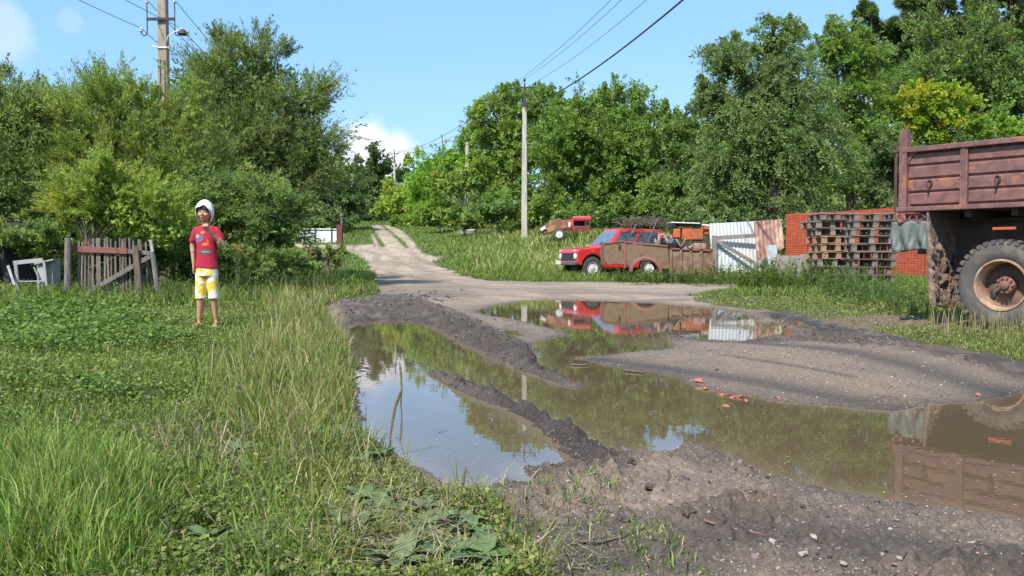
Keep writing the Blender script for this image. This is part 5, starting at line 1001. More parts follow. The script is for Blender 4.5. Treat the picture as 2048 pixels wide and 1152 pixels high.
simple('steel_box', 'small rusty pink tank lying on the edge of the rusty body', 'tank', 1397, 29.3, lambda m, p: (m.box(p(1397, 492), (.40, .35, .18)), m.tube([p(1385, 492), p(1378, 496)], .05, 8)), mat=RUSTS)
simple('scrap_bracket', 'bent rusty A shaped steel frame standing in the rusty body', 'frame', 1330, 29.5, lambda m, p: (m.tube([p(1318, 490), p(1318, 470), p(1326, 468), p(1340, 492)], .045, 6), m.tube([p(1340, 470), p(1350, 492)], .05, 6), m.tube([p(1352, 478), p(1362, 494), p(1371, 478)], .025, 6)), mat=RUSTS)
simple('scrap_pile', 'black scrap and seat parts heaped in the rusty body', 'scrap', 1350, 29.7, lambda m, p: (m.blob(p(1340, 486), (.28, .3, .25), 1, .3), m.blob(p(1316, 490), (.2, .3, .2), 2, .3), m.blob(p(1372, 497), (.25, .3, .12), 3, .3)), mat=DARKP)
simple('glass_pane', 'dark glass pane standing beside the leaning pipe', 'glass', 1308, 29.9, lambda m, p: m.box(p(1308, 478), (.28, .02, .28)), mat=GLASS)
def tangle(label, u, d, v, n, w, h, seed, name='branch_heap', cat='branches', mat=None):
    o3 = base_at(u, d); rg = random.Random(seed); m = MB()
    for _ in range(n):
        a = Vector(P3(u + rg.uniform(-w, w) * .8, v + rg.uniform(0, h * .7), d + rg.uniform(-.5, .5), o3)); b = a + Vector((rg.uniform(-.7, .7), rg.uniform(-.3, .3), rg.uniform(-.1, .35))); m.tube([a, a.lerp(b, .5) + Vector((0, 0, .07)), b], [.012, .010, .006], 4, cap=False)
    o = m.build(name, mat, None); o.location = o3; return tag(o, label, cat)
tangle('tangle of dark dry branches and wire heaped on the roof of the red car', 1285, 31.6, 443, 110, 52, 14, 3, mat=BWOOD)
def orange_machine():
    d = 35.0; o3 = base_at(1380, d); o = thing('orange_machine', 'rusting orange machine with a flat white roof behind the jeep body', 'machine', o3)
    m = MB()
    for a, b, c, e in ((1343, 459, 1357, 476), (1360, 456, 1402, 480), (1404, 454, 1424, 470)): p = Vector(P3((a + c) / 2, (b + e) / 2, d, o3)); m.box(p, ((c - a) / F * d, .9, (e - b) / F * d))
    m.build('hull', ORANGE, o, bevel=.03)
    m = MB(); p = Vector(P3(1380, 495, d, o3)); m.box(p, (1.5, .8, .9)); m.build('undercarriage', DARKR, o)
    m = MB(); p = Vector(P3(1366, 447, d, o3)); m.box(p, (1.12, 1.2, .05), (0, R(2), 0)); m.build('roof', WHITEP, o, bevel=.02)
    m = MB(); m.box(Vector(P3(1345, 453, d, o3)), (.34, .9, .12)); m.box(Vector(P3(1370, 451, d, o3)), (.9, .9, .06)); m.build('roof_frame', DARKP, o)
    m = MB(); m.tube([P3(1404, 450, d - .6, o3), P3(1424, 452, d - .6, o3)], .04, 8); m.build('pipe', WHITEP, o)
orange_machine()
# ------------------------------------------------------------------ wrecks in the long grass
def wrecks():
    d = 47; o3 = base_at(1112, d); o = thing('car_wreck', 'rust brown car wreck lying tilted in the long grass with a pale wheel', 'car wreck', o3)
    m = MB(); q = px2local(o3, d, [(1079, 459), (1094, 449), (1118, 437), (1124, 441), (1138, 442), (1136, 458), (1112, 462), (1088, 470)]); m.prism(q, -.5, .8); m.build('body', paint('wreck_brown', (.24, .085, .045), (.15, .06, .04), scale=3, rough=.7, c3=(.36, .20, .09), s3=2), o, bevel=.04)
    m = MB(); q = px2local(o3, d, [(1126, 442), (1146, 440), (1147, 460), (1130, 462)]); m.prism(q, -.45, .75); m.build('red_panel', CARRED, o, bevel=.03)
    m = MB(); m.box(Vector(P3(1086, 457, d - .55, o3)), (.30, .06, .16), (0, R(-30), 0)); m.build('lamp_panel', WHITEP, o); m = MB(); m.box(Vector(P3(1139, 449, d - .6, o3)), (.13, .06, .26)); m.build('white_rag', WHITEP, o)
    p = Vector(P3(1118, 468, d - .5, o3)); wheel(o, (p.x, p.y, p.z), .30, .18, .19, WHITEP, -1, tread=False)
    d = 51; o3 = base_at(1165, d); o = thing('truck_cab', 'faded red truck cab without glass standing in the long grass behind the car wreck', 'cab', o3)
    m = MB(); a = P3(1144, 433, d, o3); b = P3(1182, 443, d, o3); m.box(((a[0] + b[0]) / 2, 0, (a[2] + b[2]) / 2), (b[0] - a[0], 1.3, a[2] - b[2])); m.build('roof', paint('faded_red', (.50, .06, .07), (.38, .05, .06), scale=3, rough=.45), o, bevel=.09)
    m = MB(); a = P3(1146, 453, d, o3); b = P3(1179, 468, d, o3); m.box(((a[0] + b[0]) / 2, 0, (a[2] + b[2]) / 2), (b[0] - a[0], 1.3, a[2] - b[2])); m.build('lower_body', paint('dark_red_paint', (.22, .035, .035), (.15, .03, .03), rough=.5), o, bevel=.03)
    for u in (1146, 1171, 1179): m = MB(); m.bar(P3(u, 442, d - .6, o3), P3(u, 455, d - .6, o3), .07, .07); m.bar(P3(u, 442, d + .6, o3), P3(u, 455, d + .6, o3), .07, .07); m.build('pillar', DARKR, o)
    m = MB(); m.box(Vector(P3(1160, 448, d + .4, o3)), (.6, .1, .25)); m.build('seat', DARKP, o)
    d = 62; o3 = base_at(936, d); o = thing('bathtub', 'white bathtub lying in the grass on the right bank', 'bathtub', o3, R(8))
    m = MB(); n = 20; prof = [(1.0, 0), (.96, -.03), (.86, -.26), (.7, -.34), (0, -.36)]; vs = []; fs = []
    for r_, h in prof:
        for k in range(n): a = 2 * math.pi * k / n; vs.append((math.copysign(abs(math.cos(a)) ** .6, math.cos(a)) * .68 * r_, math.copysign(abs(math.sin(a)) ** .6, math.sin(a)) * .36 * r_, .62 + h + .04 * math.cos(a)))
    for i in range(4):
        for k in range(n): fs.append((i * n + k, i * n + (k + 1) % n, (i + 1) * n + (k + 1) % n, (i + 1) * n + k))
    m.add(vs, fs); t = m.build('shell', WHITEP, o, smooth='all'); t.modifiers.new('s', 'SOLIDIFY').thickness = .05
wrecks()
# ------------------------------------------------------------------ dump truck
def truck():
    TP = paint('maroon_paint', (.195, .095, .086), (.120, .060, .055), scale=9, lo=.38, hi=.62, rough=.55, bump=.12, bscale=60, c3=(.27, .115, .07), s3=5, lo3=.54, hi3=.62)
    TPD = paint('maroon_dark', (.11, .05, .045), (.07, .035, .03), scale=5, rough=.7)
    CH = paint('chassis_mud', (.055, .042, .035), (.09, .068, .052), scale=6, rough=.9)
    o = thing('dump_truck', 'maroon dump truck with a muddy rear wheel, cut by the right edge of the photo', 'truck', (4.63, 10.6, 0), math.atan2(-.78, .62))
    B0, B1, BT, LN, WD_ = 1.44, 2.14, 2.365, 3.9, 2.35
    # side board: four pressed planks behind a frame of rails and stakes
    for side, y, s in (('near', 0, 1), ('far', WD_, -1)):
        m = MB(); hp = (B1 - .05 - B0 - .02) / 4
        prof = []
        for k in range(4):
            z0 = B0 + .02 + hp * k; prof += [(y + s * .055, z0), (y + s * .030, z0 + .022), (y + s * .030, z0 + hp - .028), (y + s * .055, z0 + hp - .006)]
        prof += [(y + s * .055, B1 - .03), (y + s * .085, B1 - .03), (y + s * .085, B0)]
        m.prism(prof, .06, LN, 'yz'); m.build('side_board', TP, o)
        m = MB(); m.box((LN / 2 + .03, y + s * .03, B1 - .022), (LN - .02, .13, .06)); m.build('top_rail', TP, o, bevel=.008)
        m = MB(); m.box((LN / 2, y + s * .02, B0 - .02), (LN + .06, .11, .055)); m.build('bottom_rail', TP, o, bevel=.008)
        for xx in [.70 + .78 * k for k in range(5)]:
            m = MB(); m.box((xx + .045, y + s * .015, (B0 + B1) / 2 - .02), (.085, .05, B1 - B0 - .05)); m.box((xx + .045, y - s * .014, (B0 + B1) / 2 - .02), (.02, .012, B1 - B0 - .06)); m.build('stake', TP, o, bevel=.006)
        m = MB(); m.box((.045, y + s * .02, (B0 + BT) / 2 - .03), (.095, .10, BT - B0 + .05)); m.build('corner_post', TP, o, bevel=.008)
        if s == 1:
            for cz, a0, sg in ((B1 - .05, 90, -1), (B0 + .01, 180, 1)):
                r = .17 if sg == -1 else .07; pts = [(.09, cz), (.09, cz + sg * r)] + [(.09 + r - r * math.cos(R(a)), cz + sg * r - sg * r * math.sin(R(a))) for a in range(0, 91, 10)]
                m = MB(); m.prism(pts, .012, .05); m.build('corner_gusset', TP, o)
            for xx in (.352, 1.103, 1.88, 2.66):
                m = MB(); m.tube([(xx + .028 * math.cos(a), .012, 1.715 + .035 * math.sin(a)) for a in [k * math.pi / 6 for k in range(13)]], .009, 6); m.tube([(xx - .004, .006, 1.72), (xx - .012, -.004, 1.60)], [.016, .010], 7); m.build('latch', TPD, o, smooth='all')
    m = MB(); m.box((.03, WD_ / 2, (B0 + B1) / 2), (.05, WD_ - .12, B1 - B0)); 
    for yy in (.5, 1.1, 1.7): m.box((-.01, yy, (B0 + B1) / 2), (.04, .08, B1 - B0 - .04))
    m.build('tailgate', TP, o, bevel=.006)
    m = MB(); m.box((LN, WD_ / 2, (B0 + B1) / 2 + .1), (.06, WD_, B1 - B0 + .2)); m.build('front_board', TP, o)
    m = MB(); m.box((LN / 2, WD_ / 2, B0 - .02), (LN - .05, WD_ - .12, .05)); 
    for xx in np.arange(.25, LN, .5): m.box((xx, WD_ / 2, B0 - .085), (.07, WD_ - .2, .09))
    for yy in (.78, 1.57): m.box((LN / 2, yy, B0 - .19), (LN, .09, .14))
    m.build('bed_floor', CH, o)
    # hinge rods and hooks of the tailgate
    m = MB(); m.tube([(-.04, -.01, 1.36), (-.04, -.01, 2.19)], .012, 6); m.tube([(-.075, .03, 1.40), (-.075, .03, 2.16)], .010, 6); m.box((-.05, .0, 2.12), (.08, .05, .03)); m.box((-.05, 0, 2.20), (.06, .04, .03)); m.build('tailgate_rod', TPD, o)
    m = MB(); m.tube([(.0, -.02, 1.38), (-.03, -.02, 1.33), (.02, -.02, 1.26), (.09, -.02, 1.29), (.05, -.02, 1.36)], .024, 7); m.build('hinge_hook', TP, o, smooth='all')
    m = MB(); m.box((.05, 1.0, 1.30), (.06, 1.9, .11)); m.box((.19, .07, 1.325), (.34, .06, .09)); m.tube([(.16 + .045 * math.cos(a), .02, 1.31 + .045 * math.sin(a)) for a in [k * math.pi / 6 for k in range(13)]], .014, 6); m.tube([(.25 + .05 * math.cos(a), .02, 1.31 + .05 * math.sin(a)) for a in [k * math.pi / 6 for k in range(10)]], .014, 6)
    m.build('rear_crossmember', TP, o)
    # grey sheet hanging from the crossmember
    nx, nz = 30, 14; vs = []; fs = []
    for j in range(nz + 1):
        for i in range(nx + 1):
            a = i / nx; b = j / nz; w = .030 * math.sin(a * 17 + 1.2 * math.sin(b * 4)) * (.35 + b) + .016 * math.sin(a * 41 + b * 5) * b + .02 * math.sin(a * 6)
            vs.append((-.09 + .46 * a, .0 - w, 1.275 - (.345 + .016 * math.sin(a * 6)) * b))
    for j in range(nz):
        for i in range(nx): q = j * (nx + 1) + i; fs.append((q, q + 1, q + nx + 2, q + nx + 1))
    m = MB(); m.add(vs, fs); t = m.build('hanging_tarp', paint('grey_tarp', (.105, .122, .112), (.14, .158, .145), scale=7, rough=.6, bump=.3, bscale=18, c3=(.075, .10, .09), s3=6, lo3=.5, hi3=.7), o, smooth='all'); t.modifiers.new('s', 'SOLIDIFY').thickness = .008
    # mud flap caked with mud on its front face
    nx, nz = 60, 84; X = np.linspace(0, 1, nx); Z = np.linspace(0, 1, nz); A, Bz = np.meshgrid(X, Z); a = A.ravel(); b = Bz.ravel()
    y = -.015 + .80 * a; z = 1.40 - 1.13 * b + .02 * np.sin(a * 9) * (b > .95)
    cake = sstep((b - .12) / .35); th_ = (fbm(a * .8, b * 1.13, 11, 4, 7, .65) - .38) * .12 * cake + .02 * cake; x = .36 + np.maximum(th_, 0) + .05 * b ** 2 - .03 * np.sin(a * 3)
    vs = np.stack([x, y, z], 1); vb = np.stack([np.full_like(x, .335) + .05 * b ** 2 - .03 * np.sin(a * 3), y, z], 1); V = np.concatenate([vs, vb]); n = nx * nz
    i = np.arange(nz - 1)[:, None] * nx; j = np.arange(nx - 1)[None]; Q = np.stack([i + j, i + j + 1, i + nx + j + 1, i + nx + j], -1).reshape(-1, 4)
    brd = [k for k in range(nx)] + [k * nx + nx - 1 for k in range(1, nz)] + [(nz - 1) * nx + k for k in range(nx - 2, -1, -1)] + [k * nx for k in range(nz - 2, 0, -1)]
    fs = [tuple(q) for q in Q.tolist()] + [tuple(c + n for c in q[::-1]) for q in Q.tolist()] + [(brd[k], brd[(k + 1) % len(brd)], brd[(k + 1) % len(brd)] + n, brd[k] + n) for k in range(len(brd))]
    m = MB(); m.add(V.tolist(), fs); m.build('mud_flap', paint('caked_mud', (.27, .185, .135), (.15, .105, .08), scale=9, lo=.35, hi=.62, rough=.95, bump=1.0, bscale=45, c3=(.40, .30, .22), s3=14, lo3=.58, hi3=.7), o, smooth='all')
    m = MB(); m.box((.30, .40, 1.41), (.12, .82, .06)); m.build('flap_bracket', CH, o)
    # rear wheels
    TYR = paint('truck_tyre', (.075, .066, .062), (.12, .10, .085), scale=6, lo=.45, hi=.7, rough=.85, bump=.25, bscale=50, c3=(.17, .135, .10), s3=3, lo3=.55, hi3=.7)
    RIM = paint('rusty_rim', (.34, .215, .14), (.20, .115, .075), scale=6, rough=.7, bump=.3, c3=(.50, .38, .27), s3=4, lo3=.5, hi3=.65); RIMD = paint('rim_inside', (.10, .07, .055), (.22, .13, .085), scale=5, lo=.5, hi=.7, rough=.85)
    def big_wheel(cx, cy, s, front=False):
        cz = .545; c = (cx, cy, cz); r = .50; w = .27
        t = MB(); t.lathe([(.275, -w * .40), (.31, -w * .50), (.36, -w * .535), (.42, -w * .52), (.462, -w * .45), (.488, -w * .34), (.488, w * .34), (.462, w * .45), (.42, w * .52), (.31, w * .5), (.275, w * .4)], c, 'y', 64)
        for k in range(36):
            a = 2 * math.pi * k / 36
            for sg in (-1, 1):
                aa = a + (.087 if sg == 1 else 0); ca, sa = math.cos(aa), math.sin(aa)
                t.box((cx + ca * .487, cy + sg * w * .27, cz + sa * .487), (.036, w * .40, .048), (0, -aa, 0)); t.box((cx + ca * .470, cy + sg * w * .47, cz + sa * .470), (.030, .022, .040), (0, -aa, 0))
        ty = t.build('tyre', TYR, o, smooth=True)
        m = MB(); yy = lambda q: q * s
        m.lathe([(.272, yy(.10)), (.290, yy(-.115)), (.284, yy(-.135)), (.268, yy(-.135)), (.258, yy(-.115)), (.250, yy(-.02)), (.246, yy(.07))], c, 'y', 48); m.build('rim_ring', RIM, ty, smooth=True)
        m = MB(); m.lathe([(.246, yy(.07)), (.225, yy(.085)), (.17, yy(.065)), (.12, yy(.075)), (.10, yy(.08)), (0, yy(.08))], c, 'y', 48); m.build('rim_disc', RIMD, ty, smooth=True)
        m = MB(); m.lathe([(.098, yy(.08)), (.095, yy(.0)), (.078, yy(-.012)), (.05, yy(-.015)), (.046, yy(-.05)), (.03, yy(-.06)), (0, yy(-.062))], c, 'y', 28)
        for k in range(10): a = 2 * math.pi * k / 10; m.tube([(cx + math.cos(a) * .082, cy + yy(.02), cz + math.sin(a) * .082), (cx + math.cos(a) * .082, cy + yy(-.035), cz + math.sin(a) * .082)], .013, 6)
        m.build('hub', paint('rusty_hub', (.24, .12, .08), (.15, .075, .055), rough=.75), ty, smooth=True)
        m = MB()
        a = R(215); m.blob((cx + math.cos(a) * .185, cy + yy(.06), cz + math.sin(a) * .185), (.035, .012, .055), 1, 0, 2)
        m.build('hand_hole', DARKP, ty, smooth='all')
    big_wheel(1.143, .17, 1); big_wheel(1.143, .50, 1); big_wheel(1.143, WD_ - .17, -1); big_wheel(1.143, WD_ - .50, -1)
    m = MB(); m.tube([(1.143, .4, .545), (1.143, .9, .55), (1.143, 1.0, .55)], [.07, .08, .16], 12); m.blob((1.143, WD_ / 2, .56), (.24, .22, .24), 3, .03); m.tube([(1.143, 1.35, .55), (1.143, 1.9, .545)], [.08, .07], 12)
    for yy in (.72, 1.63): m.box((1.143, yy, .74), (1.2, .09, .11))
    m.build('rear_axle', CH, o)
    m = MB()
    for yy in (.78, 1.57): m.box((2.9, yy, 1.0), (6.1, .08, .22))
    for xx in (.1, 1.8, 3.2, 5.2): m.box((xx, WD_ / 2, 1.0), (.10, .75, .16))
    m.box((2.55, .45, .92), (.9, .5, .5)); m.build('chassis', CH, o)
    m = MB(); m.box((1.25, .69, .92), (1.9, .02, .66)); m.build('shade_panel', CH, o)  # dark sheet added behind the wheel, stands in for the shade under the truck
    m = MB(); m.box((1.17, .045, 1.17), (.24, .02, .028)); m.build('side_reflector', paint('orange_reflector', (.42, .09, .03), (.5, .09, .02), rough=.35, bump=0), o)
    # cab, outside the photo's frame
    m = MB(); m.prism([(4.15, 1.05), (5.35, 1.05), (5.55, 1.75), (5.15, 2.55), (4.2, 2.6)], .18, WD_ - .18); m.build('cab', TP, o, bevel=.06)
    m = MB(); m.prism([(5.3, .85), (6.45, .85), (6.5, 1.55), (5.5, 1.78), (5.3, 1.7)], .45, WD_ - .45); m.build('bonnet', TP, o, bevel=.08)
    for yy in (.172, WD_ - .172): m = MB(); m.prism([(4.4, 1.8), (5.35, 1.8), (5.08, 2.4), (4.4, 2.42)], yy - .006, yy + .006); m.build('side_window', GLASS, o)
    quadpane(o, 'windscreen', [(5.56, .35, 1.78), (5.56, WD_ - .35, 1.78), (5.19, WD_ - .35, 2.48), (5.19, .35, 2.48)], GLASS, .01)
    m = MB(); m.box((6.6, WD_ / 2, .75), (.12, 2.2, .2)); m.build('bumper', CH, o, bevel=.02); big_wheel(5.75, .2, 1); big_wheel(5.75, WD_ - .2, -1)
    for yy in (.2, WD_ - .2): m = MB(); m.prism([(5.05, 1.0), (5.15, 1.2), (5.45, 1.32), (6.05, 1.32), (6.4, 1.15), (6.45, .95), (6.35, .95), (6.3, 1.05), (6.0, 1.2), (5.5, 1.2), (5.2, 1.1), (5.12, 1.0)], yy - .2, yy + .22); m.build('front_mudguard', TP, o, bevel=.02)
truck()

# ------------------------------------------------------------------ child
def capsule(m, a, b, ra, rb, n=10):
    a = Vector(a); b = Vector(b); d = (b - a); L = d.length; d = d / max(L, 1e-6); pts = []; rs = []
    for t in (-90, -60, -30): pts.append(a + d * ra * math.sin(R(t))); rs.append(max(.0005, ra * math.cos(R(t))))
    for k in range(5): pts.append(a.lerp(b, k / 4)); rs.append(ra + (rb - ra) * k / 4)
    for t in (30, 60, 90): pts.append(b + d * rb * math.sin(R(t))); rs.append(max(.0005, rb * math.cos(R(t))))
    m.tube(pts, rs, n)
def ell(m, c, r, n=2): m.blob(c, r, 0, 0, n)
def remeshed(m, name, mat, parent, vox, sm=4):
    o = m.build(name, mat, parent, smooth='all'); q = o.modifiers.new('r', 'REMESH'); q.mode = 'VOXEL'; q.voxel_size = vox; q.use_smooth_shade = True
    s = o.modifiers.new('s', 'SMOOTH'); s.iterations = sm; s.factor = .5
    dg = bpy.context.evaluated_depsgraph_get(); dg.update(); me = bpy.data.meshes.new_from_object(o.evaluated_get(dg)); o.modifiers.clear(); o.data = me; me.polygons.foreach_set('use_smooth', [True] * len(me.polygons)); return o
def skinmat():
    m, n, p = newmat('skin'); f, _ = noise_fac(n, 25, .35, .65); n.links.new(mixc(n, f, (.50, .27, .17), (.44, .22, .135)), p.inputs['Base Color']); p.inputs['Roughness'].default_value = .5
    p.inputs['Subsurface Weight'].default_value = .08; p.inputs['Subsurface Radius'].default_value = (.02, .008, .004); return m
def child():
    x = (412 - 1024) / F * 9.4; y = 9.4; o = thing('person', 'barefoot child in red T-shirt, yellow white shorts and white head cloth, hand at the chin', 'person', (x, y, gz(x, y) - .005), R(0)); o.scale = (.93, .95, 1)
    SK = skinmat(); b = MB()
    # trunk
    ell(b, (.010, 0, .575), (.105, .075, .07), 3); ell(b, (.010, 0, .70), (.088, .062, .13), 3); ell(b, (.012, 0, .91), (.098, .062, .14), 3); ell(b, (.012, .005, 1.025), (.095, .045, .040), 3)
    capsule(b, (.012, .008, 1.02), (.004, -.004, 1.14), .040, .036)
    # arms, hanging and bent
    def arm(S, E, Wr):
        capsule(b, S, E, .034, .029); capsule(b, E, Wr, .030, .020); mid = Vector(E).lerp(Vector(Wr), .3); ell(b, tuple(mid), (.031, .031, .04))
    arm((-.112, .005, 1.026), (-.158, .02, .865), (-.138, -.005, .685)); arm((.136, .005, 1.026), (.198, -.02, .868), (.104, -.140, 1.005))
    # hanging hand: palm, four fingers, thumb
    P = Vector((-.136, -.012, .645)); ell(b, tuple(P), (.014, .026, .040))
    for k, (dy, L) in enumerate(((-.022, .050), (-.008, .058), (.007, .054), (.020, .042))):
        a = P + Vector((.002, dy, -.030)); c = a + Vector((.002, .000, -L * .55)); e = c + Vector((.012, .003, -L * .42)); capsule(b, a, c, .0088, .0080, 8); capsule(b, c, e, .0080, .0065, 8)
    a = P + Vector((.004, -.024, .008)); c = a + Vector((.008, -.014, -.022)); capsule(b, a, c, .0105, .009, 8); capsule(b, c, c + Vector((.008, -.002, -.020)), .009, .0072, 8)
    # raised hand: loose fist with curled fingers, thumb beside
    P = Vector((.074, -.160, 1.046)); ell(b, tuple(P), (.030, .018, .036))
    capsule(b, (.104, -.140, 1.005), tuple(P), .020, .020)
    for k, (dx, L) in enumerate(((-.024, .036), (-.008, .040), (.008, .038), (.022, .032))):
        a = P + Vector((dx, -.004, .032 - abs(dx) * .25)); c = a + Vector((-.003, -.016, L * .35)); e = c + Vector((-.002, -.018, -L * .45)); g = e + Vector((0, .004, -.016)); capsule(b, a, c, .0095, .009, 8); capsule(b, c, e, .009, .008, 8); capsule(b, e, g, .008, .007, 8)
    a = P + Vector((-.028, -.006, -.006)); c = a + Vector((-.010, -.014, .020)); capsule(b, a, c, .011, .0095, 8); capsule(b, c, c + Vector((.010, -.010, .018)), .0095, .0075, 8)
    # legs and bare feet
    for sx, kx, ax, ay, yaw in ((-.045, -.060, -.082, -.015, -.15), (.062, .082, .096, .03, .25)):
        capsule(b, (sx, 0, .56), (kx, -.012 + ay * .5, .315), .066, .046); capsule(b, (kx, -.012 + ay * .5, .315), (ax, .012 + ay, .075), .042, .025); ell(b, (kx * .9 + ax * .1, .012 + ay * .6, .225), (.040, .042, .075)); ell(b, (kx, -.028 + ay * .5, .315), (.036, .03, .04))
        ell(b, (ax, .022 + ay, .032), (.024, .030, .028)); capsule(b, (ax, .01 + ay, .045), (ax + yaw * .06, -.085 + ay, .022), .025, .019); ell(b, (ax + yaw * .08, -.100 + ay, .018), (.034, .03, .015))
        for k in range(5): dx = (-.026 + .013 * k) * (1 if sx > 0 else -1); capsule(b, (ax + yaw * .10 + dx, -.115 + ay, .015), (ax + yaw * .11 + dx * 1.05, -.138 + ay + .005 * k, .013), .0095 - .0008 * k, .0075 - .0006 * k, 8)
    # head with nose, brow, lips, ears
    hc = Vector((-.002, -.012, 1.222)); ell(b, tuple(hc + Vector((0, .012, .018))), (.078, .092, .088), 3); ell(b, tuple(hc + Vector((0, -.022, -.030))), (.060, .062, .070), 3); ell(b, tuple(hc + Vector((0, -.050, -.078))), (.026, .026, .020), 3)
    capsule(b, hc + Vector((0, -.083, .004)), hc + Vector((0, -.100, -.026)), .007, .0115, 8)
    for s in (-1, 1):
        ell(b, tuple(hc + Vector((s * .079, .010, -.012))), (.010, .020, .028)); ell(b, tuple(hc + Vector((s * .012, -.092, -.030))), (.008, .009, .007)); ell(b, tuple(hc + Vector((s * .036, -.058, -.030))), (.026, .026, .024))
    ell(b, tuple(hc + Vector((0, -.082, -.051))), (.022, .012, .0055)); ell(b, tuple(hc + Vector((0, -.080, -.060))), (.019, .012, .006))
    body = remeshed(b, 'body', SK, o, .0055, 3)
    EYE = paint('eye_white', (.6, .58, .55), (.5, .48, .45), rough=.3, bump=0); HAIR = paint('dark_hair', (.025, .016, .012), (.04, .025, .018), scale=30, rough=.6); LIP = paint('lips', (.36, .13, .11), (.30, .10, .09), rough=.5, bump=0)
    for s in (-1, 1):
        m = MB(); c = hc + Vector((s * .030, -.077, .006)); ell(m, tuple(c), (.0125, .008, .0065)); e = m.build('eye', EYE, body, smooth='all'); m = MB(); ell(m, tuple(c + Vector((0, -.006, 0))), (.006, .004, .006)); m.build('iris', HAIR, body, smooth='all')
        m = MB(); m.tube([hc + Vector((s * .014, -.086, .024)), hc + Vector((s * .030, -.085, .030)), hc + Vector((s * .046, -.074, .024))], [.003, .0042, .002], 6); m.build('eyebrow', HAIR, body, smooth='all')
    m = MB(); m.tube([hc + Vector((-.020, -.086, -.055)), hc + Vector((0, -.0945, -.054)), hc + Vector((.020, -.086, -.055))], [.002, .0045, .002], 6); m.build('lips', LIP, body, smooth='all')
    h = MB(); ell(h, tuple(hc + Vector((0, .012, .030))), (.082, .094, .084), 3); h.build('hair', HAIR, o, smooth='all')
    # T-shirt
    m, n, p = newmat('red_tshirt'); tcn = nd(n, 'ShaderNodeTexCoord'); p.inputs['Roughness'].default_value = .9
    f, _ = noise_fac(n, 7, .3, .7); colr = mixc(n, f, (.42, .018, .045), (.34, .014, .036))
    front = nd(n, 'ShaderNodeSeparateXYZ'); n.links.new(tcn.outputs['Object'], front.inputs[0]); fr = nd(n, 'ShaderNodeMath', operation='LESS_THAN'); n.links.new(front.outputs[1], fr.inputs[0]); fr.inputs[1].default_value = -.03
    def patch(prev, c, r, col, nsc=38, th=.0, amt=1.0):
        s = nd(n, 'ShaderNodeVectorMath', operation='SUBTRACT'); n.links.new(tcn.outputs['Object'], s.inputs[0]); s.inputs[1].default_value = (c[0], 0, c[1])
        q = nd(n, 'ShaderNodeVectorMath', operation='MULTIPLY'); n.links.new(s.outputs[0], q.inputs[0]); q.inputs[1].default_value = (1 / r[0], 0, 1 / r[1]); l = nd(n, 'ShaderNodeVectorMath', operation='LENGTH'); n.links.new(q.outputs[0], l.inputs[0])
        z = nd(n, 'ShaderNodeTexNoise'); z.inputs['Scale'].default_value = nsc; z.inputs['Detail'].default_value = 2; n.links.new(tcn.outputs['Object'], z.inputs['Vector'])
        a = nd(n, 'ShaderNodeMath', operation='MULTIPLY_ADD'); n.links.new(z.outputs['Fac'], a.inputs[0]); a.inputs[1].default_value = -2.0; n.links.new(l.outputs['Value'], a.inputs[2])
        g = nd(n, 'ShaderNodeMath', operation='LESS_THAN'); n.links.new(a.outputs[0], g.inputs[0]); g.inputs[1].default_value = th
        k = nd(n, 'ShaderNodeMath', operation='MULTIPLY'); n.links.new(g.outputs[0], k.inputs[0]); n.links.new(fr.outputs[0], k.inputs[1]); k2 = nd(n, 'ShaderNodeMath', operation='MULTIPLY'); n.links.new(k.outputs[0], k2.inputs[0]); k2.inputs[1].default_value = amt
        return mixc(n, k2.outputs[0], prev, col)
    colr = patch(colr, (-.055, .945), (.050, .042), (.10, .14, .26)); colr = patch(colr, (-.075, .965), (.025, .018), (.30, .36, .44)); colr = patch(colr, (.012, .800), (.072, .026), (.06, .08, .09)); colr = patch(colr, (.020, .802), (.05, .010), (.22, .26, .27), 60)
    colr = patch(colr, (.020, .880), (.038, .016), (.70, .16, .04), 60); colr = patch(colr, (-.01, 1.005), (.022, .012), (.75, .35, .05), 60); colr = patch(colr, (.05, .91), (.012, .03), (.6, .1, .04), 60)
    n.links.new(colr, p.inputs['Base Color']); _, bb = noise_fac(n, 12, 0, 1); bp = nd(n, 'ShaderNodeBump'); bp.inputs['Strength'].default_value = .35; bp.inputs['Distance'].default_value = .02; n.links.new(bb, bp.inputs['Height']); n.links.new(bp.outputs[0], p.inputs['Normal'])
    t = MB(); N = 28; rings = [(1.088, .045, .042, .010), (1.075, .085, .052, .011), (1.058, .118, .058, .012), (1.01, .128, .070, .012), (.95, .122, .080, .012), (.86, .115, .080, .012), (.76, .115, .082, .010), (.68, .124, .086, .010), (.625, .132, .090, .010)]
    vs = []; fs = []
    for z_, rx, ry, cx in rings:
        for k in range(N): a = 2 * math.pi * k / N; wv = 1 + .035 * math.sin(a * 7 + z_ * 22) * (1.05 - z_) * 1.6; vs.append((cx + rx * math.cos(a) * wv, ry * math.sin(a) * wv, z_ + .006 * math.sin(a * 2) * (z_ < .65)))
    for i in range(len(rings) - 1):
        for k in range(N): fs.append((i * N + k, i * N + (k + 1) % N, (i + 1) * N + (k + 1) % N, (i + 1) * N + k))
    fs += [tuple(range(N)), tuple(range((len(rings) - 1) * N, len(rings) * N))[::-1]]; t.add(vs, fs)
    capsule(t, (-.104, .004, 1.028), (-.146, .012, .925), .0425, .043, 14); capsule(t, (.128, .004, 1.028), (.172, .002, .925), .0425, .045, 14)
    remeshed(t, 't_shirt', m, o, .0065, 5)
    c = MB(); c.tube([(.011 + .048 * math.cos(a), .002 + .046 * math.sin(a), 1.090 + .006 * math.sin(a)) for a in [k * math.pi / 10 for k in range(21)]], .006, 6); c.build('collar', m, o, smooth='all')
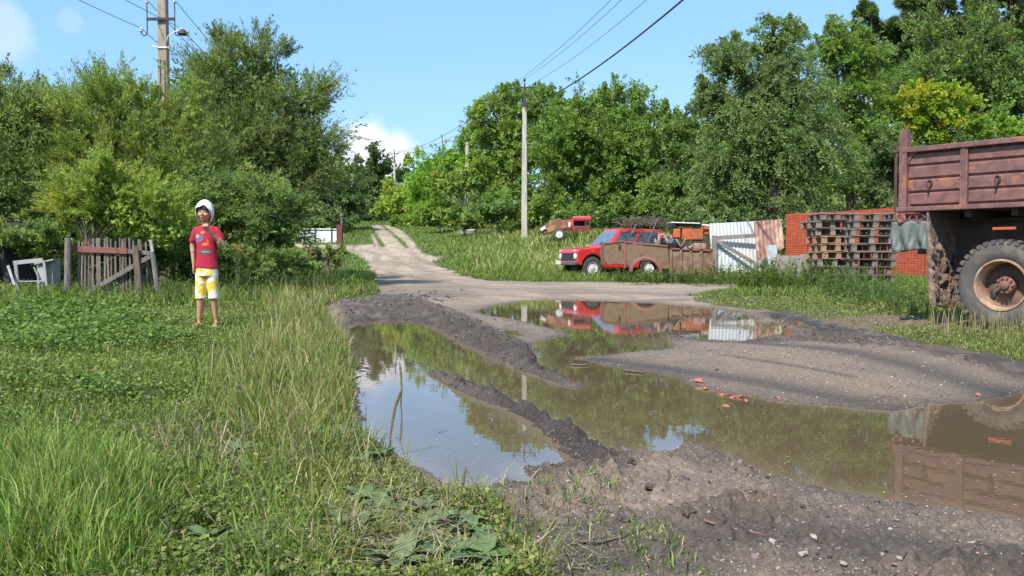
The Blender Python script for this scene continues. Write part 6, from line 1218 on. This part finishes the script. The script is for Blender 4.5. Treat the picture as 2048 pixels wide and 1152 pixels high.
    # shorts
    m, n, p = newmat('yellow_white_shorts'); p.inputs['Roughness'].default_value = .9; f, _ = noise_fac(n, 13, .49, .53, 2); g, _ = noise_fac(n, 34, .60, .63, 2)
    n.links.new(mixc(n, g, mixc(n, f, (.72, .71, .66), (.80, .55, .03)), (.30, .30, .28)), p.inputs['Base Color'])
    t = MB(); vs = []; fs = []; R2 = [(.660, .118, .080), (.62, .122, .084), (.56, .128, .088), (.545, .128, .088)]
    for z_, rx, ry in R2:
        for k in range(N): a = 2 * math.pi * k / N; vs.append((.010 + rx * math.cos(a), ry * math.sin(a), z_))
    for i in range(len(R2) - 1):
        for k in range(N): fs.append((i * N + k, i * N + (k + 1) % N, (i + 1) * N + (k + 1) % N, (i + 1) * N + k))
    fs += [tuple(range(N)), tuple(range((len(R2) - 1) * N, len(R2) * N))[::-1]]; t.add(vs, fs)
    for sx, kx, oy in ((-.052, -.062, -.01), (.070, .084, .005)): t.tube([(sx, 0, .56), (sx * 1.02, oy * .5, .47), (kx, oy, .35), (kx, oy, .305)], [.068, .066, .060, .063], 18)
    remeshed(t, 'shorts', m, o, .0065, 3)
    # white head cloth, open over the face, falling behind the ear on one side
    NA, NT = 48, 16; vs = []; fs = []
    for j in range(NT + 1):
        for i in range(NA):
            a = 2 * math.pi * i / NA; fx, fy = math.sin(a), -math.cos(a); fr_ = max(0, math.cos(a)); t_ = j / NT
            hem = .046 - .155 * sstep((1 - math.cos(a)) / 1.05) - .045 * sstep((fx - .1) / .4) * (1 - fr_) + .010 * math.sin(a * 5)
            el_ = R(90) - t_ * (R(90) - math.asin(np.clip(hem / .118, -.98, .98))); rr_ = .92 + .07 * math.sin(a * 5 + 3 * t_) * t_ + .05 * math.sin(a * 9 - 4 * t_) * t_; flare = 1 + .20 * t_ ** 3 * (1 - fr_ * .6) + .26 * t_ ** 2 * sstep((fx - .1) / .6) + .12 * t_ ** 2 * sstep((-fx - .3) / .5)
            ch = max(math.cos(el_), .55 if el_ < 0 else 0); vs.append((hc.x + fx * .098 * ch * rr_ * flare, hc.y + .010 + fy * .112 * ch * rr_ * flare, hc.z + .016 + .118 * math.sin(el_)))
    for j in range(NT):
        for i in range(NA): fs.append((j * NA + i, j * NA + (i + 1) % NA, (j + 1) * NA + (i + 1) % NA, (j + 1) * NA + i))
    t = MB(); t.add(vs, fs); s = t.build('head_cloth', paint('white_cloth', (.76, .74, .68), (.66, .64, .58), scale=9, rough=.9, bump=.4, bscale=25), o, smooth='all'); s.modifiers.new('s', 'SOLIDIFY').thickness = .006
child()

# ------------------------------------------------------------------ small things
def leaf_plate(m, base, az, L, Wd, tilt, curl, n=6):
    """a broad rounded leaf on a short stalk"""
    d = Vector((math.cos(az), math.sin(az), 0)); s = Vector((-d.y, d.x, 0)); vs = []; fs = []; b = Vector(base)
    for i in range(n + 1):
        t = i / n; w = Wd * (math.sin(math.pi * min(1, .12 + .88 * t) ** .85) ** .7 if 0 < t < 1 else .06); h = L * (math.sin(tilt) * t - curl * t * t)
        for k in (-1, -.5, 0, .5, 1): vs.append(b + d * (L * t * math.cos(tilt)) + s * (w * k / 2) + Vector((0, 0, h + .10 * w * abs(k) + .004 * math.sin(7 * t + 3 * k))))
    for i in range(n):
        for k in range(4): q = i * 5 + k; fs.append((q, q + 1, q + 6, q + 5))
    m.add(vs, fs)
PLN = paint('plantain_leaf', (.115, .165, .05), (.085, .13, .038), scale=22, rough=.5, bump=.4, bscale=50, c3=(.19, .19, .085), s3=12, lo3=.58, hi3=.72); SPK = paint('seed_spike', (.26, .21, .10), (.18, .16, .07), scale=60, rough=.9, bump=1, bscale=150)
def plantain(u, v, n, L, label, spikes=(), seed=0):
    L *= 1.25; x, y = G(u, v); o = thing('broadleaf_plant', label, 'plant', (x, y, gz(x, y) + .012), 0, 'broad leaved plants at the puddle edge'); rg = random.Random(seed)
    for k in range(n):
        m = MB(); a = 2 * math.pi * k / n + rg.uniform(-.4, .4); leaf_plate(m, (math.cos(a) * .012, math.sin(a) * .012, 0), a, L * rg.uniform(.75, 1.15), L * .55 * rg.uniform(.8, 1.1), rg.uniform(.15, .75), rg.uniform(.1, .5)); q = m.build('leaf', PLN, o, smooth='all')
    for dx, dz, h in spikes:
        m = MB(); p0 = Vector((0, 0, 0)); p1 = Vector((dx * .3, 0, h * .45)); p2 = Vector((dx * .5, 0, h * .6)); p3 = Vector((dx, dz, h)); m.tube([p0, p1, p2, p2.lerp(p3, .3), p2.lerp(p3, .8), p3], [.0022, .002, .0025, .0052, .0045, .0015], 7); m.build('seed_spike', SPK, o, smooth='all')
for i, q in enumerate([(915, 1045, 5, .07, 'leafy plantain with a tall kinked seed spike in front of the puddle', [(.025, 0, .17)]), (838, 1000, 5, .075, 'plantain with an orange brown spike at the grassy point', [(.002, 0, .12)]),
        (960, 1120, 5, .115, 'plantain with the biggest flat leaf at the bottom centre'), (890, 1110, 5, .085, 'plantain just left of the biggest flat leaf at the bottom'), (790, 1125, 5, .09, 'dark plantain at the bottom left of the plantains'), (860, 1045, 6, .08, 'pale plantain below the orange brown spike'),
        (735, 975, 6, .095, 'pale curled plantain at the left edge of the group'), (775, 1000, 5, .08, 'plantain among dry straw near the puddle corner'), (700, 1050, 5, .08, 'plantain left of the dry straw'), (745, 905, 5, .10, 'curled plantain overhanging the water at the puddle corner'),
        (940, 1060, 5, .07, 'small plantain at the border of grass and mud'), (480, 890, 4, .10, 'single dark plantain in the middle of the lawn'), (665, 850, 5, .11, 'upright plantain in the tall dry grass'), (690, 760, 5, .11, 'plantain hidden in the yellow grass beside the water'), (425, 1070, 6, .075, 'dark green plantain in the lawn at the bottom left'), (560, 800, 5, .10, 'plantain in the wilted grass patch')]):
    plantain(q[0], q[1], q[2], q[3], q[4], q[5] if len(q) > 5 else (), i)
def stalk(label, u0, v0, u1, v1, lab=None, bend=0.02):
    x, y = Z0(u0, v0); p1 = at(u1, v1, y); o3 = (x, y, -.03); m = MB(); e = Vector((p1.x - x, 0, p1.z + .03)); m.tube([(0, 0, 0), e * .35 + Vector((bend * .4, 0, 0)), e * .7 + Vector((bend * .4, 0, 0)), e * .85 + Vector((bend * .2, 0, 0)), e], [.004, .0045, .0065, .007, .002], 7); o = m.build('seed_stalk', SPK, None, smooth='all'); o.location = o3; tag(o, label, 'stalk', 'bare stalks standing in the puddle')
stalk('tall brown seed stalk standing in the puddle beside the reflected cloud', 801, 806, 799, 722); stalk('thin greenish stalk leaning in the puddle left of the tall brown one', 781, 915, 806, 770, bend=-.05)
BRK = paint('brick_piece', (.46, .14, .09), (.34, .10, .07), scale=14, rough=.8, bump=.5)
for i, (u, v, s, lab) in enumerate([(1401, 768, .085, 'largest red brick fragment at the edge of the gravel bank'), (1412, 779, .05, 'red brick piece just below the largest fragment'), (1445, 790, .06, 'flat red brick fragment half under water in the middle of the bank edge'), (1470, 795, .075, 'wide red brick fragment right of the flat one'), (1492, 801, .05, 'small red brick piece at the right end of the row'), (1455, 812, .045, 'pinkish brick piece lying alone in the water'), (1958, 796, .05, 'red brick piece at the right tip of the gravel bank'), (1435, 782, .04, 'small red piece between the largest fragment and the flat one'), (1555, 800, .035, 'little red piece on the wet gravel edge')]):
    s *= .62; x, y = Z0(u, v); m = MB(); m.blob((0, 0, 0), (s, s * .6, s * .3), i, .45, 1); o = m.build('brick_fragment', BRK, None); o.location = (x, y, max(gz(x, y), -.005) + s * .1); o.rotation_euler = (.2, .1, i * 1.1); tag(o, lab, 'brick', 'brick fragments at the water edge')
MUDM = paint('mud_lump', (.085, .066, .055), (.12, .095, .08), scale=20, rough=.9, bump=1, bscale=60); STN = paint('pale_stone', (.34, .29, .235), (.24, .20, .165), scale=18, rough=.8, bump=.4)
for i, (u, v, s, mt, lab) in enumerate([(1524, 996, .030, 0, 'dark round mud clod on the gravel below the puddle'), (1608, 1000, .014, 0, 'small dark clod right of the round mud clod'), (1368, 940, .028, 0, 'dark clod near the blue corner of the water'), (1220, 908, .030, 0, 'upright black clod at the end of the mud ridge'), (1262, 908, .026, 0, 'second upright black clod right of the ridge end'), (1320, 1098, .045, 0, 'large black clod at the bottom centre'), (1375, 1035, .030, 0, 'dark clod in the middle of the foreground gravel'), (1440, 1036, .026, 0, 'dark clod beside the thin reddish twig'), (1790, 1100, .042, 0, 'flat dark mud lump at the bottom right'), (1300, 975, .028, 0, 'crumbly dark clod below the ridge end'), (1245, 1030, .026, 0, 'dark clod near the grassy edge of the gravel'),
        (1945, 1064, .017, 1, 'white angular stone near the right edge'), (1627, 1067, .017, 1, 'yellowish stone in the middle of the gravel'), (1547, 1084, .018, 1, 'long pale stone left of the yellowish stone'), (1770, 1095, .019, 1, 'pale rounded stone beside the flat mud lump'), (1686, 1122, .016, 1, 'pale stone at the very bottom right of centre'), (1474, 962, .011, 1, 'small white stone below the puddle edge'), (1757, 1021, .010, 1, 'small pale stone at the water edge under the reflected truck'), (1606, 1110, .017, 1, 'squarish tan stone near the bottom'), (1035, 936, .014, 1, 'pale pebble at the tip of the muddy spit')]):
    x, y = G(u, v); m = MB(); s *= .8; m.blob((0, 0, 0), (s, s * .8, s * (.65 if mt == 0 else .5)), i + 3, .42, 2 if mt == 0 else 1); o = m.build('mud_clod' if mt == 0 else 'stone', MUDM if mt == 0 else STN, None, smooth=False); o.location = (x, y, gz(x, y) + s * .2); o.rotation_euler = (.2, .3, i * .9); tag(o, lab, 'clod' if mt == 0 else 'stone', 'single clods on the foreground gravel' if mt == 0 else 'single pale stones on the foreground gravel')
def twig(label, pts, r, mat):
    P = []
    for u, v in pts: x, y = G(u, v); P.append(Vector((x, y, max(gz(x, y), 0) + r + .004)))
    m = MB(); m.tube(P, [r] * (len(P) - 1) + [r * .4], 6); tag(m.build('twig', mat, None, smooth='all'), label, 'twig', 'twigs lying on the mud')
twig('thin reddish twig lying on the foreground gravel', [(1408, 1044), (1450, 1048), (1500, 1058), (1535, 1064)], .003, paint('red_twig', (.26, .12, .09), (.2, .1, .08), bump=0)); twig('pale stick lying across the tip of the gravel bank', [(1140, 716), (1165, 717), (1190, 714)], .006, GWOOD); twig('short pale stick on the gravel bank left of the water passage', [(1247, 727), (1270, 729), (1288, 731)], .007, GWOOD); twig('dark twig at the left edge of the gravel in the foreground', [(1155, 1078), (1200, 1070), (1240, 1060), (1290, 1050)], .004, BWOOD)
# crumbs and bits on and in the water
def bits():
    N = 800; u = rng.uniform(720, 2040, N); v = rng.uniform(640, 1040, N); P = np.array([Z0(a, b) for a, b in zip(u, v)]); s = sdist(P[:, 0], P[:, 1], PUDW); k = s < -.06; P = P[k]; n = len(P)
    D = unit(np.concatenate([rng.normal(size=(n, 2)), np.zeros((n, 1))], 1)); sz = rng.uniform(.006, .018, n)
    o = npmesh('floating_debris', leaf_quads(np.concatenate([P, np.full((n, 1), .004)], 1), D, np.tile([[0, 0, 1.]], (n, 1)), sz, sz * .5, .05), 4, np.repeat(pal(n, [(.3, .28, .24), (.12, .10, .06), (.45, .43, .4)]), 4, 0), CLOD); tag(o, kind='stuff')
    C = [(830, 727, 22, 5), (882, 861, 14, 4), (1005, 900, 40, 10), (1040, 920, 22, 14), (850, 600, 60, 12), (783, 877, 14, 6), (730, 740, 12, 8), (1560, 650, 50, 12), (1350, 668, 25, 8), (1160, 700, 40, 8), (930, 775, 40, 5)]
    U = []; 
    for cu, cv, ru, rv in C:
        for _ in range(70): U.append((cu + rng.normal() * ru * .6, cv + rng.normal() * rv * .6))
    P = np.array([Z0(a, b) for a, b in U]); n = len(P); sz = rng.uniform(.004, .014, n) * P[:, 1] / 6
    o = rubble('mud_specks', P[:, 0], P[:, 1], np.maximum(height(P[:, 0], P[:, 1]), -.006), sz, pal(n, [(.05, .04, .035), (.075, .06, .05)]), 8, .6, CLOD); tag(o, kind='stuff')
bits()
def flowers():
    x, y, z = base_at(486, 14.5); o = thing('flowering_plant', 'tall thin plant with red and orange blossoms behind the child', 'flowering plant', (x, y, z)); rg = random.Random(4); st = MB(); fl = MB(); lf = []
    for k in range(5):
        a = Vector((rg.uniform(-.18, .18), rg.uniform(-.1, .1), 0)); e = a + Vector((rg.uniform(-.12, .12), 0, rg.uniform(.85, 1.42))); st.tube([a, a.lerp(e, .5) + Vector((.02, 0, 0)), e], [.006, .005, .003], 5)
        m = MB(); m.blob(tuple(e), (.020, .02, .013), k, .3, 1); m.build('blossom', paint('blossom_%d' % (k % 2), [(.65, .05, .04), (.70, .20, .03)][k % 2], [(.5, .04, .03), (.6, .12, .03)][k % 2], rough=.7, bump=0), o)
        for j in range(40): t = rg.random(); lf.append(tuple(a.lerp(e, t)))
    st.build('stems', paint('stalk', (.10, .14, .04), (.14, .13, .05), rough=.8, bump=0), o); P = np.array(lf); n = len(P); D = unit(rng.normal(size=(n, 3))); sz = rng.uniform(.05, .09, n)
    npmesh('leaves', leaf_quads(P, D, np.tile([[0, 0, 1.]], (n, 1)), sz, sz * .35, .15), 4, np.repeat(pal(n, MAPLE), 4, 0), GRASSM, o)
flowers()
bpy.context.view_layer.update()
print('objects', len(bpy.data.objects), 'faces', sum(len(o.data.polygons) for o in bpy.data.objects if o.type == 'MESH'))
